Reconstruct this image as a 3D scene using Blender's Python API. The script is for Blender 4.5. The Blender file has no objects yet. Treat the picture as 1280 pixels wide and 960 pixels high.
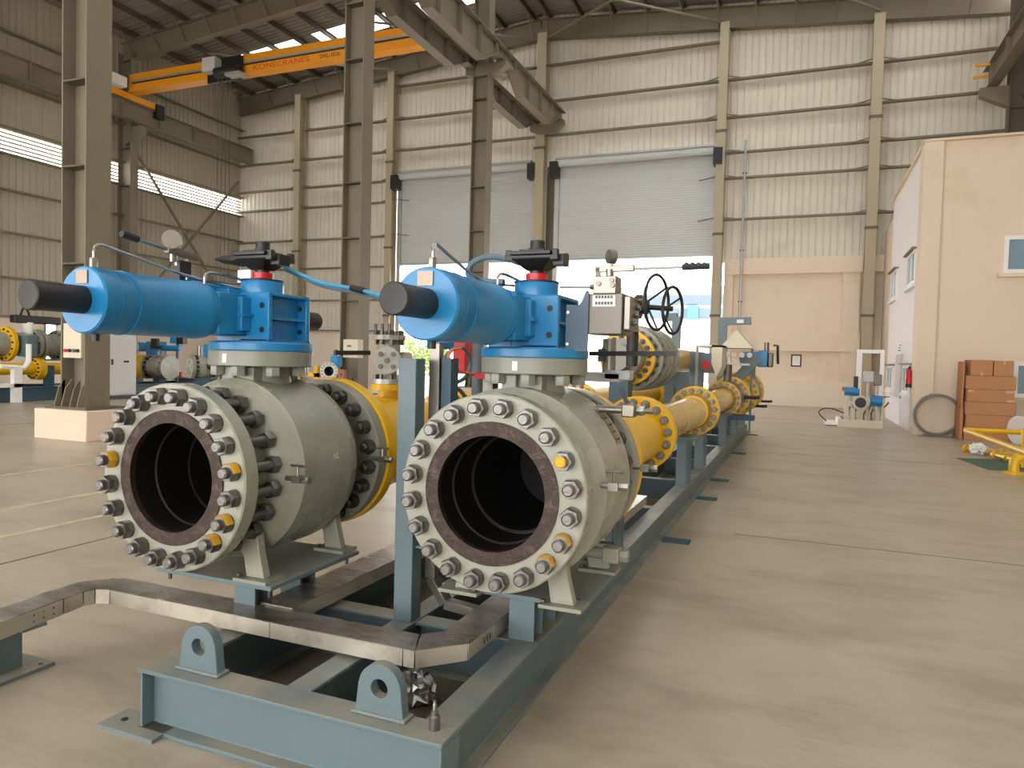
import bpy, bmesh, math, random
from mathutils import Vector, Matrix
from math import sin, cos, pi, radians as R
random.seed(7)
S = bpy.context.scene
C = bpy.context.collection

# ---------------------------------------------------------------- camera
FPX, HC = 890.0, 1.5
YAW, PIT, ROL = R(22.02), R(-1.933), R(1.458)
FW = Vector((-sin(YAW)*cos(PIT), cos(YAW)*cos(PIT), sin(PIT)))
_rt = Vector((cos(YAW), sin(YAW), 0)); _up = _rt.cross(FW)
RT = cos(ROL)*_rt + sin(ROL)*_up
UP = cos(ROL)*_up - sin(ROL)*_rt
cd = bpy.data.cameras.new('camera'); cam = bpy.data.objects.new('camera', cd); C.objects.link(cam)
cd.sensor_fit = 'HORIZONTAL'; cd.sensor_width = 36; cd.lens = 36*FPX/1280; cd.clip_end = 400; cd.clip_start = .05
M = Matrix((RT, UP, -FW)).transposed().to_4x4(); M.translation = Vector((0, 0, HC)); cam.matrix_world = M
S.camera = cam
def ray(x, y): return FW*FPX + RT*(x-640) - UP*(y-480)
def PX(x, y, X): d = ray(x, y); return Vector((0, 0, HC)) + d*(X/d.x)
def PY(x, y, Y): d = ray(x, y); return Vector((0, 0, HC)) + d*(Y/d.y)
def PZ(x, y, z): d = ray(x, y); return Vector((0, 0, HC)) + d*((z-HC)/d.z)

# ---------------------------------------------------------------- world, light, exposure
w = bpy.data.worlds.new('sky'); S.world = w; w.use_nodes = True
bg = w.node_tree.nodes['Background']; bg.inputs[0].default_value = (1.0, .985, .965, 1); bg.inputs[1].default_value = 4.2
sd = bpy.data.lights.new('sun', 'SUN'); sd.energy = .6; sd.angle = R(25); sd.color = (1, .96, .9)
sun = bpy.data.objects.new('sun', sd); C.objects.link(sun); sun.rotation_euler = (R(38), R(10), R(-20))
S.view_settings.view_transform = 'Standard'; S.view_settings.look = 'None'
S.view_settings.exposure = 0.84; S.view_settings.gamma = 1; S.view_settings.use_curve_mapping = False

# ---------------------------------------------------------------- materials
def lin(c):
    return tuple(((v/255)/12.92 if v <= 10 else ((v/255+.055)/1.055)**2.4) for v in c)
MATS = {}
def mat(name, rgb, rough=.5, metal=0, var=.0, scale=6, bump=0, bscale=60, spec=.5, dirt=None, dscale=3, dlo=.5, dhi=.7, coord='Object', stretch=None, dust=None):
    m = bpy.data.materials.new(name); m.use_nodes = True; nt = m.node_tree; b = nt.nodes['Principled BSDF']
    col = lin(rgb); b.inputs['Base Color'].default_value = (*col, 1)
    b.inputs['Roughness'].default_value = rough; b.inputs['Metallic'].default_value = metal
    b.inputs['Specular IOR Level'].default_value = spec
    tc = nt.nodes.new('ShaderNodeTexCoord'); out = tc.outputs[coord]
    if stretch:
        mp = nt.nodes.new('ShaderNodeMapping'); mp.inputs['Scale'].default_value = stretch
        nt.links.new(out, mp.inputs[0]); out = mp.outputs[0]
    last = None
    if var:
        n = nt.nodes.new('ShaderNodeTexNoise'); n.inputs['Scale'].default_value = scale; n.inputs['Detail'].default_value = 5
        nt.links.new(out, n.inputs['Vector'])
        mx = nt.nodes.new('ShaderNodeMix'); mx.data_type = 'RGBA'
        mx.inputs[6].default_value = (*[max(0, v*(1-var)) for v in col], 1); mx.inputs[7].default_value = (*[min(1, v*(1+var)) for v in col], 1)
        nt.links.new(n.outputs['Fac'], mx.inputs[0]); last = mx.outputs[2]
        rm = nt.nodes.new('ShaderNodeMapRange'); rm.inputs[3].default_value = max(.02, rough-.12); rm.inputs[4].default_value = min(1, rough+.12)
        nt.links.new(n.outputs['Fac'], rm.inputs[0]); nt.links.new(rm.outputs[0], b.inputs['Roughness'])
    if dirt:
        n = nt.nodes.new('ShaderNodeTexNoise'); n.inputs['Scale'].default_value = dscale; n.inputs['Detail'].default_value = 8; n.inputs['Roughness'].default_value = .7
        nt.links.new(out, n.inputs['Vector'])
        rp = nt.nodes.new('ShaderNodeMapRange'); rp.inputs[1].default_value = dlo; rp.inputs[2].default_value = dhi
        nt.links.new(n.outputs['Fac'], rp.inputs[0])
        mx = nt.nodes.new('ShaderNodeMix'); mx.data_type = 'RGBA'
        if last: nt.links.new(last, mx.inputs[6])
        else: mx.inputs[6].default_value = (*col, 1)
        mx.inputs[7].default_value = (*lin(dirt), 1)
        nt.links.new(rp.outputs[0], mx.inputs[0]); last = mx.outputs[2]
    if dust:
        ge = nt.nodes.new('ShaderNodeNewGeometry'); sx = nt.nodes.new('ShaderNodeSeparateXYZ'); nt.links.new(ge.outputs['Normal'], sx.inputs[0])
        n = nt.nodes.new('ShaderNodeTexNoise'); n.inputs['Scale'].default_value = 3; n.inputs['Detail'].default_value = 8; nt.links.new(out, n.inputs['Vector'])
        mr = nt.nodes.new('ShaderNodeMapRange'); mr.inputs[1].default_value = .38; mr.inputs[2].default_value = .62; mr.inputs[3].default_value = .25; mr.inputs[4].default_value = .95; nt.links.new(n.outputs['Fac'], mr.inputs[0])
        m1 = nt.nodes.new('ShaderNodeMapRange'); m1.inputs[1].default_value = .7; m1.inputs[2].default_value = .95; nt.links.new(sx.outputs[2], m1.inputs[0])
        mu = nt.nodes.new('ShaderNodeMath'); mu.operation = 'MULTIPLY'; nt.links.new(mr.outputs[0], mu.inputs[0]); nt.links.new(m1.outputs[0], mu.inputs[1])
        mx = nt.nodes.new('ShaderNodeMix'); mx.data_type = 'RGBA'; mx.inputs[7].default_value = (*lin(dust), 1)
        if last: nt.links.new(last, mx.inputs[6])
        else: mx.inputs[6].default_value = (*col, 1)
        nt.links.new(mu.outputs[0], mx.inputs[0]); last = mx.outputs[2]
    if last: nt.links.new(last, b.inputs['Base Color'])
    if bump:
        n = nt.nodes.new('ShaderNodeTexNoise'); n.inputs['Scale'].default_value = bscale; n.inputs['Detail'].default_value = 4
        nt.links.new(out, n.inputs['Vector'])
        bp = nt.nodes.new('ShaderNodeBump'); bp.inputs['Strength'].default_value = bump; bp.inputs['Distance'].default_value = .01
        nt.links.new(n.outputs['Fac'], bp.inputs['Height']); nt.links.new(bp.outputs[0], b.inputs['Normal'])
    MATS[name] = m; return m
mat('concrete', (174, 162, 143), .36, var=.2, scale=1.6, bump=.15, bscale=30, dirt=(132, 120, 102), dscale=1.2, dlo=.46, dhi=.76, stretch=(.6, 1.2, 1))
mat('joint', (120, 106, 88), .9); mat('faded_line', (196, 184, 150), .8, dirt=(172, 159, 139), dscale=5, dlo=.4, dhi=.6)
mat('steel_paint', (124, 114, 96), .55, var=.10, scale=1.5, bump=.03)
mat('steel_pale', (172, 160, 136), .55, var=.06, scale=1.5)
mat('steel_dark', (98, 89, 75), .6, var=.08, scale=1.5)
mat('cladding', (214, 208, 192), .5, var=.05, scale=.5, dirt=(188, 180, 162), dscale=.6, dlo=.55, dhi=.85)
mat('cladding_shaded', (178, 168, 150), .55, var=.05, scale=.5)  # darker copy of cladding; the left wall's shade is put into its colour
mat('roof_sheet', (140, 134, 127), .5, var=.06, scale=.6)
mat('plaster', (228, 209, 188), .85, var=.035, scale=.8, dirt=(210, 184, 156), dscale=.7, dlo=.55, dhi=.85)
mat('plaster_pale', (232, 216, 198), .85, var=.03, scale=1)
mat('plaster_white', (236, 230, 230), .8, var=.02, scale=1)
mat('pedestal', (222, 200, 178), .85, var=.05, scale=3, bump=.2)
mat('shutter', (196, 199, 199), .5, 0, var=.04, scale=1.2)
mat('galv', (176, 178, 178), .4, .5, var=.08, scale=3)
mat('skid', (96, 113, 119), .42, var=.07, scale=4, dust=(150, 144, 128))
mat('skid_top', (104, 118, 122), .45, var=.08, scale=4, dust=(156, 148, 130))
mat('skid_dark', (52, 82, 96), .5, var=.05)
mat('valve', (150, 150, 136), .27, var=.05, scale=5, bump=.05, bscale=40, dirt=(148, 142, 112), dscale=4, dlo=.55, dhi=.8)
mat('valve_dark', (138, 138, 126), .35, var=.06, scale=5)
mat('nut', (122, 119, 116), .36, .85, var=.2, scale=25, bump=.15, bscale=90)
mat('nut_dark', (92, 88, 86), .42, .75, var=.2, scale=20)
mat('paintmark', (216, 160, 14), .45, var=.1, scale=30)
mat('rust', (58, 45, 40), .55, .4, var=.4, scale=14, bump=.3, bscale=90, dirt=(98, 80, 70), dscale=22, dlo=.5, dhi=.72)
mat('bore', (14, 11, 11), .6, 0, var=.2, scale=6, spec=.3)  # near-black so the bore stays dark inside; its shade is in the colour
mat('ball', (34, 30, 30), .35, .6, var=.2, scale=3)
mat('seat', (170, 165, 160), .25, .9)
mat('blue', (28, 124, 180), .32, var=.05, scale=5, bump=.03, bscale=50)
mat('blue_dark', (58, 84, 104), .4)
mat('cable_blue', (70, 150, 190), .4); mat('cable_grey', (84, 108, 120), .45); mat('cable_orange', (226, 110, 60), .5)
mat('black', (26, 25, 25), .42, var=.15, scale=10); mat('rubber', (34, 32, 30), .5, var=.15, scale=8)
mat('red', (200, 20, 30), .35); mat('redpaint', (190, 40, 40), .5)
mat('stainless', (138, 132, 124), .36, .8, var=.08, scale=4); mat('chrome', (176, 174, 170), .25, .95)
mat('steelbox', (104, 99, 92), .4, .7, var=.06, scale=3)
mat('tray', (178, 170, 160), .3, .7, var=.12, scale=3, bump=.06, bscale=12, dirt=(112, 102, 92), dscale=2.4, dlo=.42, dhi=.66, stretch=(1, 2, 1))
mat('tray_side', (206, 198, 182), .34, .6, var=.08, scale=4, dirt=(140, 131, 118), dscale=3, dlo=.5, dhi=.75)
mat('yellow', (228, 178, 10), .36, var=.06, scale=4, bump=.04)
mat('yellow_film', (206, 170, 86), .22, var=.08, scale=5, bump=.3, bscale=14)
mat('crane', (240, 158, 26), .4, var=.04, scale=2); mat('crane_red', (214, 74, 50), .5)
mat('cabinet', (196, 192, 188), .45, var=.02); mat('white', (238, 236, 232), .5, var=.02); mat('cream', (212, 202, 180), .5)
mat('carton', (186, 132, 92), .75, var=.06, scale=2, bump=.05); mat('tape', (212, 168, 128), .5)
mat('foil', (215, 212, 210), .28, .9, bump=.5, bscale=40)
mat('dirtfloor', (112, 100, 86), .8, var=.25, scale=3, bump=.2)
mat('foliage', (120, 140, 70), .7, var=.35, scale=4); mat('asphalt', (210, 206, 200), .9); mat('glass_blue', (84, 102, 116), .3, var=.12, scale=.3)
mat('pale_bld', (130, 134, 138), .7); mat('orange', (226, 140, 90), .5); mat('plate', (150, 132, 118), .4, .5, var=.15, scale=15)
mat('greentarp', (70, 96, 80), .8); mat('wood', (150, 98, 70), .7)
g = mat('pane', (120, 150, 165), .08, 0, spec=.8)
sk = bpy.data.materials.new('skylight'); sk.use_nodes = True; nt = sk.node_tree; nt.nodes.clear()
o_ = nt.nodes.new('ShaderNodeOutputMaterial'); mx_ = nt.nodes.new('ShaderNodeMixShader'); t_ = nt.nodes.new('ShaderNodeBsdfTransparent'); d_ = nt.nodes.new('ShaderNodeBsdfTranslucent')
t_.inputs[0].default_value = (.62, .62, .61, 1); mx_.inputs[0].default_value = .25
nt.links.new(t_.outputs[0], mx_.inputs[1]); nt.links.new(d_.outputs[0], mx_.inputs[2]); nt.links.new(mx_.outputs[0], o_.inputs[0]); MATS['skylight'] = sk
gl = bpy.data.materials.new('clear_glass'); gl.use_nodes = True; nt = gl.node_tree; nt.nodes.clear()
o_ = nt.nodes.new('ShaderNodeOutputMaterial'); mx_ = nt.nodes.new('ShaderNodeMixShader'); t_ = nt.nodes.new('ShaderNodeBsdfTransparent'); d_ = nt.nodes.new('ShaderNodeBsdfGlossy')
d_.inputs['Roughness'].default_value = .05; mx_.inputs[0].default_value = .04
nt.links.new(t_.outputs[0], mx_.inputs[1]); nt.links.new(d_.outputs[0], mx_.inputs[2]); nt.links.new(mx_.outputs[0], o_.inputs[0]); MATS['clear_glass'] = gl

# ---------------------------------------------------------------- mesh builder
def frame(d, up=None):
    d = Vector(d).normalized()
    u = Vector(up) if up else (Vector((0, 0, 1)) if abs(d.z) < .9 else Vector((0, 1, 0)))
    a = d.cross(u).normalized(); b = a.cross(d).normalized()      # a = side, b = up
    return d, a, b
class MB:
    def __init__(s): s.v = []; s.f = []; s.m = []; s.mi = 0
    def add(s, vs, fs):
        n = len(s.v); s.v += [tuple(v) for v in vs]; s.f += [tuple(i+n for i in f) for f in fs]; s.m += [s.mi]*len(fs); return s
    def box(s, x0, x1, y0, y1, z0, z1):
        return s.add([(x0,y0,z0),(x1,y0,z0),(x1,y1,z0),(x0,y1,z0),(x0,y0,z1),(x1,y0,z1),(x1,y1,z1),(x0,y1,z1)],
                     [(0,3,2,1),(4,5,6,7),(0,1,5,4),(1,2,6,5),(2,3,7,6),(3,0,4,7)])
    def cbox(s, c, sx, sy, sz): return s.box(c[0]-sx/2, c[0]+sx/2, c[1]-sy/2, c[1]+sy/2, c[2]-sz/2, c[2]+sz/2)
    def bar(s, p0, p1, w, h, up=None):                             # centred bar, w sideways, h along up
        p0 = Vector(p0); p1 = Vector(p1); d, a, b = frame(p1-p0, up); vs = []
        for p in (p0, p1):
            for i, j in ((-1,-1),(1,-1),(1,1),(-1,1)): vs.append(p + a*(i*w/2) + b*(j*h/2))
        return s.add(vs, [(0,1,2,3),(7,6,5,4),(0,4,5,1),(1,5,6,2),(2,6,7,3),(3,7,4,0)])
    def ext(s, p0, p1, poly, up=None):                             # extrude 2-D outline (side, up) from p0 to p1
        p0 = Vector(p0); p1 = Vector(p1); d, a, b = frame(p1-p0, up); n = len(poly)
        vs = [p0+a*x+b*y for x, y in poly] + [p1+a*x+b*y for x, y in poly]
        fs = [tuple(range(n)), tuple(reversed(range(n, 2*n)))] + [(i, i+n, (i+1) % n+n, (i+1) % n) for i in range(n)]
        return s.add(vs, fs)
    def ibeam(s, p0, p1, h, w, tf=.014, tw=.01, up=None):
        H = h/2; W = w/2; t = tw/2
        return s.ext(p0, p1, [(-W,-H),(W,-H),(W,-H+tf),(t,-H+tf),(t,H-tf),(W,H-tf),(W,H),(-W,H),(-W,H-tf),(-t,H-tf),(-t,-H+tf),(-W,-H+tf)], up)
    def chan(s, p0, p1, h, w, t=.01, up=None):
        H = h/2
        return s.ext(p0, p1, [(0,-H),(w,-H),(w,-H+t),(t,-H+t),(t,H-t),(w,H-t),(w,H),(0,H)], up)
    def cyl(s, p0, p1, r0, r1=None, n=24, cap=True):
        return s.lathe(p0, p1, [(0, r0), (1, r0 if r1 is None else r1)], n, cap, True)
    def lathe(s, p0, p1, prof, n=32, cap=True, frac=False, ph=0):
        p0 = Vector(p0); L = (Vector(p1)-p0).length; d, a, b = frame(Vector(p1)-p0); k = len(prof); vs = []; fs = []
        for t, r in prof:
            c = p0 + d*(t*L if frac else t)
            vs += [c + a*(r*cos(ph+2*pi*i/n)) + b*(r*sin(ph+2*pi*i/n)) for i in range(n)]
        for j in range(k-1):
            for i in range(n): fs.append((j*n+i, j*n+(i+1) % n, (j+1)*n+(i+1) % n, (j+1)*n+i))
        if cap: fs += [tuple(reversed(range(n))), tuple(range((k-1)*n, k*n))]
        return s.add(vs, fs)
    def ring(s, p0, p1, ri, ro, n=40):                             # annular disc with thickness, closed
        p0 = Vector(p0); L = (Vector(p1)-p0).length
        d, a, b = frame(Vector(p1)-p0); prof = [(0, ri), (0, ro), (L, ro), (L, ri)]; vs = []; fs = []
        for t, r in prof: vs += [p0+d*t+a*(r*cos(2*pi*i/n))+b*(r*sin(2*pi*i/n)) for i in range(n)]
        for j in range(4):
            for i in range(n): fs.append((j*n+i, j*n+(i+1) % n, ((j+1) % 4)*n+(i+1) % n, ((j+1) % 4)*n+i))
        return s.add(vs, fs)
    def tube(s, pts, r, n=8, smooth=0, closed=False):
        pts = [Vector(p) for p in pts]
        for _ in range(smooth):
            q = []; m = len(pts)
            for i in range(m if closed else m-1):
                a, b = pts[i], pts[(i+1) % m]; q += [a*.75+b*.25, a*.25+b*.75]
            if not closed: q[0] = pts[0]; q[-1] = pts[-1]
            pts = q
        vs = []; fs = []; m = len(pts); a = None
        for i, p in enumerate(pts):
            d = (pts[(i+1) % m]-pts[i-1]) if closed or 0 < i < m-1 else (pts[1]-pts[0] if i == 0 else pts[-1]-pts[-2])
            d.normalize()
            if a is None: _, a, b = frame(d)
            else: a = (a - d*a.dot(d)).normalized(); b = a.cross(d)
            vs += [p + a*(r*cos(2*pi*k/n)) + b*(r*sin(2*pi*k/n)) for k in range(n)]
        for i in range(m if closed else m-1):
            for k in range(n): fs.append((i*n+k, i*n+(k+1) % n, ((i+1) % m)*n+(k+1) % n, ((i+1) % m)*n+k))
        if not closed: fs += [tuple(reversed(range(n))), tuple(range((m-1)*n, m*n))]
        return s.add(vs, fs)
    def hexa(s, p0, p1, af, ph=0): return s.lathe(p0, p1, [(0, af/1.732*.93), (.12, af/1.732), (.88, af/1.732), (1, af/1.732*.93)], 6, True, True, ph)
    def sphere(s, c, r, n=16, sc=(1,1,1)):
        k = n//2; vs = [(c[0], c[1], c[2]-r*sc[2])]; fs = []
        for j in range(1, k):
            t = pi*j/k
            for i in range(n): vs.append((c[0]+r*sc[0]*sin(t)*cos(2*pi*i/n), c[1]+r*sc[1]*sin(t)*sin(2*pi*i/n), c[2]-r*sc[2]*cos(t)))
        vs.append((c[0], c[1], c[2]+r*sc[2])); L = len(vs)-1
        for i in range(n):
            fs.append((0, 1+(i+1) % n, 1+i)); fs.append((L, 1+(k-2)*n+i, 1+(k-2)*n+(i+1) % n))
            for j in range(k-2): fs.append((1+j*n+i, 1+j*n+(i+1) % n, 1+(j+1)*n+(i+1) % n, 1+(j+1)*n+i))
        return s.add(vs, fs)
    def mesh(s, name, mats, fix=True):
        me = bpy.data.meshes.new(name); me.from_pydata(s.v, [], s.f); me.update()
        for m in ([mats] if isinstance(mats, str) else mats): me.materials.append(MATS[m])
        if not isinstance(mats, str):
            for p, i in zip(me.polygons, s.m): p.material_index = i
        if fix:
            bm = bmesh.new(); bm.from_mesh(me); bmesh.ops.recalc_face_normals(bm, faces=bm.faces); bm.to_mesh(me); bm.free()
        me.polygons.foreach_set('use_smooth', [True]*len(me.polygons)); me.set_sharp_from_angle(angle=R(34))
        return me
    def build(s, name, mats, parent=None, bevel=0, fix=True):      # verts in world space; origin follows parent
        return put(name, s.mesh(name, mats, fix), parent, bevel=bevel, world=True)
def put(name, me, parent=None, loc=(0,0,0), rot=None, bevel=0, world=False):
    o = bpy.data.objects.new(name, me); C.objects.link(o); o.location = loc
    if rot is not None: o.rotation_euler = rot
    if parent is not None:
        o.parent = parent
        if world: o.location = -absloc(parent)
    if bevel:
        b = o.modifiers.new('bevel', 'BEVEL'); b.width = bevel; b.segments = 2; b.limit_method = 'ANGLE'; b.angle_limit = R(40)
    return o
def absloc(o):
    l = Vector(o.location)
    while o.parent: o = o.parent; l += o.location
    return l
def tag(o, label=None, cat=None, group=None, kind=None):
    if label: o['label'] = label
    if cat: o['category'] = cat
    if group: o['group'] = group
    if kind: o['kind'] = kind
    return o
def thing(name, label, cat, loc=(0,0,0), group=None, kind=None):
    o = bpy.data.objects.new(name, None); C.objects.link(o); o.location = loc; o.empty_display_size = .1
    return tag(o, label, cat, group, kind)
def struct(name, label, loc=(0,0,0)): return thing(name, label, None, loc, kind='structure')
def sub(name, parent):                                             # a part that only groups sub-parts is avoided; kept for clarity
    o = bpy.data.objects.new(name, None); C.objects.link(o); o.parent = parent; return o
def textmesh(txt, size, mname, ext=.002):
    cu = bpy.data.curves.new('txt', 'FONT'); cu.body = txt; cu.size = size; cu.extrude = ext; cu.align_x = 'LEFT'
    o = bpy.data.objects.new('txt', cu); me = bpy.data.meshes.new_from_object(o); bpy.data.objects.remove(o); bpy.data.curves.remove(cu)
    me.materials.clear(); me.materials.append(MATS[mname]); return me

# ================================================================ SETTING
YB = 29.7; XL = -27.8; XR = 6.5; XC = -10.95; FR = [8.45, 15.6, 22.6, 29.5]
def raft(X): return 15.45 - .092*abs(X-XC)                         # underside of the rafters
fl = MB().box(-45, 22, -30, 29.6, -.2, 0).build('floor', 'concrete'); tag(fl, 'dusty grey-beige concrete floor of the workshop hall', kind='structure')
for x, y0, y1, wd, mt in ((-5.07, -4, 26, .012, 'joint'), (-14.2, 2, 28, .012, 'joint')):
    MB().box(x-wd, x+wd, y0, y1, 0, .002).build('floor_joint', mt, fl)
for x, y0, y1, wd in ((-6.77, 1, 9, .05), (-5.8, 2, 7.5, .04), (-8.6, 4, 8, .05)):
    MB().box(x-wd, x+wd, y0, y1, 0, .002).build('painted_line', 'faded_line', fl)
for y in (6.6, 13.2, 20.5):
    MB().box(-.5, 6, y-.006, y+.006, 0, .002).build('floor_joint', 'joint', fl)

def corr(u0, u1, z0, z1, fn, pitch=.26, dep=.035, ztop=None):      # ribbed sheet: u along wall, fn(u, depth, z)
    mb = MB(); n = max(1, round((u1-u0)/pitch)); p = (u1-u0)/n; pr = []
    for i in range(n):
        b = u0+i*p; pr += [(b, 0), (b+p*.70, 0), (b+p*.80, dep), (b+p*.90, dep)]
    pr.append((u1, 0)); vs = []
    for u, d in pr:
        vs.append(fn(u, d, z0)); vs.append(fn(u, d, ztop(u) if ztop else z1))
    mb.add(vs, [(2*i, 2*i+2, 2*i+3, 2*i+1) for i in range(len(pr)-1)]); return mb
# ---- back wall
BC = [XL, -23.6, -18.25, -10.75, -3.2, 2.2, XR]
wb = struct('wall_back', 'back wall of pale ribbed metal sheeting above a plastered base', (-10, YB, 0))
top = lambda u: raft(u)+1.2
for i in range(6):
    a, b = BC[i], BC[i+1]; z0 = 2.5 if i < 2 else (10.0 if i < 4 else 5.6)
    corr(a-(.3 if i == 0 else 0), b, z0, 14, lambda u, d, z: (u, YB+.05+d, z), ztop=top).build('cladding_panel', 'cladding', wb, fix=False)
for i in range(6):
    a, b = BC[i], BC[i+1]
    for z in (2.7, 4.2, 5.8, 7.24, 8.86, 9.86, 11.25, 12.72, 14.26):
        if z < (2.6 if i < 2 else 9.9 if i < 4 else 5.9): continue
        if z > min(raft(a), raft(b)) - .05:
            continue
        MB().chan((a, YB-.16, z), (b, YB-.16, z), .2, .07, .012, (0, 1, 0)).build('girt', 'steel_paint', wb)
    mid = a if i else b
for c in BC[1:6]:
    for z in (7.24, 8.86, 9.86, 11.25, 12.72):
        if c < -10 and z < 9.9 and c > -12: continue
        for sgn in (-1, 1):
            if abs(c+10.75) < .1: continue
            MB().bar((c+sgn*.15, YB-.55, z+.06), (c+sgn*.85, YB-.2, z+.02), .04, .04).build('girt_brace', 'steel_paint', wb)
# plastered base right of the doors: one slab with recessed panels
def slab(x0, x1, z0, z1, y0, m, nm='base_panel', par=wb, bev=0): return MB().box(x0, x1, y0, YB+.25, z0, z1).build(nm, m, par, bev)
slab(-2.95, XR, .0, .95, YB-.16, 'plaster_pale'); slab(-2.95, XR, .95, 2.12, YB, 'plaster'); slab(-2.95, XR, 2.12, 2.82, YB-.2, 'plaster', 'tie_beam')
slab(-2.95, XR, 2.82, 5.1, YB, 'plaster'); slab(-2.95, XR, 5.1, 5.72, YB-.2, 'plaster', 'tie_beam')
slab(1.35, 1.95, .95, 5.1, YB-.15, 'plaster', 'plaster_pier'); slab(-2.95, -2.6, .95, 5.1, YB-.15, 'plaster', 'plaster_pier')
slab(XL, -18.4, 0, 2.6, YB-.05, 'plaster_pale')
slab(-11.2, -10.2, 0, 10.2, YB+.1, 'steel_dark', 'door_pier')
# ---- back columns (part of the end frame)
for k, (c, wdt) in enumerate(zip(BC[1:6], (.34, .34, .42, .34, .36))):
    t = thing('wall_column', ['beige steel column on the back wall, nearest the left corner', 'beige steel column left of the left roller shutter', 'beige steel column between the two roller shutters', 'slim beige steel column right of the right roller shutter', 'beige steel column on the back wall beside the office block'][k], 'column', (c, YB-.3, 0), 'columns of the back wall')
    MB().ibeam((c, YB-.42, 0), (c, YB-.42, raft(c)+.1), .5, wdt, .03, .02, (0, 1, 0)).build('shaft', 'steel_pale', t)
    if k == 2: MB().ext((-10.35, YB-.95, 11.3), (-10.35, YB-.68, 11.3), [(-.75, .2), (.75, .36), (.75, .2), (.4, -.1), (-.4, -.1), (-.75, .0)]).build('runway_bracket', 'steel_paint', t)
    for z in (10.6, 6.6, 3.4): MB().box(c-wdt*.6, c+wdt*.6, YB-.69, YB-.55, z, z+.1).build('splice_plate', 'steel_dark', t)
# ---- left wall
wl = struct('wall_left', 'left wall of shaded ribbed metal sheeting with a louvre band', (XL, 20, 0))
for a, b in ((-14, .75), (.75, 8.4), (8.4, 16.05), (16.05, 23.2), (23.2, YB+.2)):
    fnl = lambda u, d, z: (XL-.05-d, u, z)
    corr(a, b, 2.55, 8.8, fnl).build('cladding_panel', 'cladding_shaded', wl, fix=False)
    corr(a, b, 9.68, 15.15, fnl).build('cladding_panel', 'cladding_shaded', wl, fix=False)
    for z in (2.7, 4.15, 5.83, 7.4, 8.72, 9.7, 11.3, 13.2):
        MB().chan((XL+.16, a, z), (XL+.16, b, z), .2, .07, .012, (1, 0, 0)).build('girt', 'steel_paint', wl)
    for k in range(6):
        z = 8.88+k*.15
        MB().bar((XL-.02, a+.1, z), (XL-.02, b-.1, z), .075, .02, (-.8, 0, .6)).build('louvre_blade', 'steel_pale', wl)
lw = [(-14, 19.2), (21.9, YB)]
for a, b in lw: MB().box(XL-.25, XL+.02, a, b, 0, 2.6).build('base_panel', 'plaster_pale', wl)
MB().box(XL-.25, XL+.02, 19.2, 21.9, 0, 1.0).build('base_panel', 'plaster_pale', wl)
wn = struct('window', None, (XL-.1, 20.5, 1.0)); wn.name = 'window_1'; tag(wn, 'bright window low in the left wall behind the pipe skids', kind='structure')
for y0, y1, z0, z1 in ((19.2, 19.3, 1, 2.6), (21.8, 21.9, 1, 2.6), (19.3, 21.8, 1, 1.08), (19.3, 21.8, 2.5, 2.6), (20.5, 20.58, 1.08, 2.5)):
    MB().box(XL-.12, XL-.02, y0, y1, z0, z1).build('window_frame', 'steel_dark', wn)
MB().box(XL-.08, XL-.07, 19.3, 21.8, 1.08, 2.5).build('pane', 'clear_glass', wn)
for k, y in enumerate((22.6, 16.0, 8.6)):
    t = thing('wall_column', ['beige steel column of the left wall, behind the yellow crane end', 'beige steel column of the left wall hidden behind the big pedestal column', 'beige steel column of the left wall nearest the camera'][k], 'column', (XL+.4, y, 0), 'columns of the left wall')
    MB().ibeam((XL+.42, y, 0), (XL+.42, y, 14.3), .75, .4, .03, .02, (1, 0, 0)).build('shaft', 'steel_paint', t)
    for z in (4.4, 6.6, 8.6, 10.2): MB().box(XL+.06, XL+.79, y-.19, y+.19, z, z+.03).build('stiffener', 'steel_dark', t)
    MB().ext((XL+1.0, y-.15, 11.1), (XL+1.0, y+.15, 11.1), [(-.6, 0), (.35, 0), (.35, -.25), (-.6, -.75)]).build('bracket', 'steel_paint', t)
br = thing('wall_bracing', 'crossed steel bracing rods in the last bay of the left wall', 'bracing', (XL+.4, 26, 2))
MB().bar((XL+.35, 22.9, 10.4), (XL+.35, 29.2, 3.2), .09, .09).build('brace', 'steel_paint', br)
MB().bar((XL+.35, 22.9, 3.2), (XL+.35, 29.2, 10.4), .09, .09).build('brace', 'steel_paint', br)
# ---- right wall (mostly hidden by the office)
wr = struct('wall_right', 'right wall of the hall above the office block', (XR, 24, 0))
corr(-14, YB, 0, 14.2, lambda u, d, z: (XR+.05+d, u, z)).build('cladding_panel', 'cladding', wr, fix=False)
for z in (7.6, 9.0, 10.4): MB().chan((XR-.1, 12, z), (XR-.1, YB, z), .2, .07, .012, (1, 0, 0)).build('girt', 'steel_paint', wr)
t = thing('wall_column', 'beige steel column of the right wall above the office roof', 'column', (6.2, 27.6, 0))
MB().ibeam((6.2, 27.6, 0), (6.2, 27.6, 14.2), .6, .4, .03, .02, (1, 0, 0)).build('shaft', 'steel_dark', t)
for z in (7.4, 9.0, 10.0): MB().box(5.9, 6.5, 27.42, 27.78, z, z+.03).build('stiffener', 'steel_dark', t)
MB().ext((5.55, 27.45, 10.75), (5.55, 27.75, 10.75), [(-.45, 0), (.4, 0), (.4, -.7), (-.45, -.25)]).build('bracket', 'steel_paint', t)
wf = struct('wall_front', 'unseen upper front wall added behind the camera to cut frontal light', (XC, -14, 9))  # out of view; added to limit the light coming in from the front
corr(XL, XR, 7.5, 14, lambda u, d, z: (u, -14-d, z), ztop=lambda u: raft(u)+1.15).build('cladding_panel', 'cladding', wf, fix=False)
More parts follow.
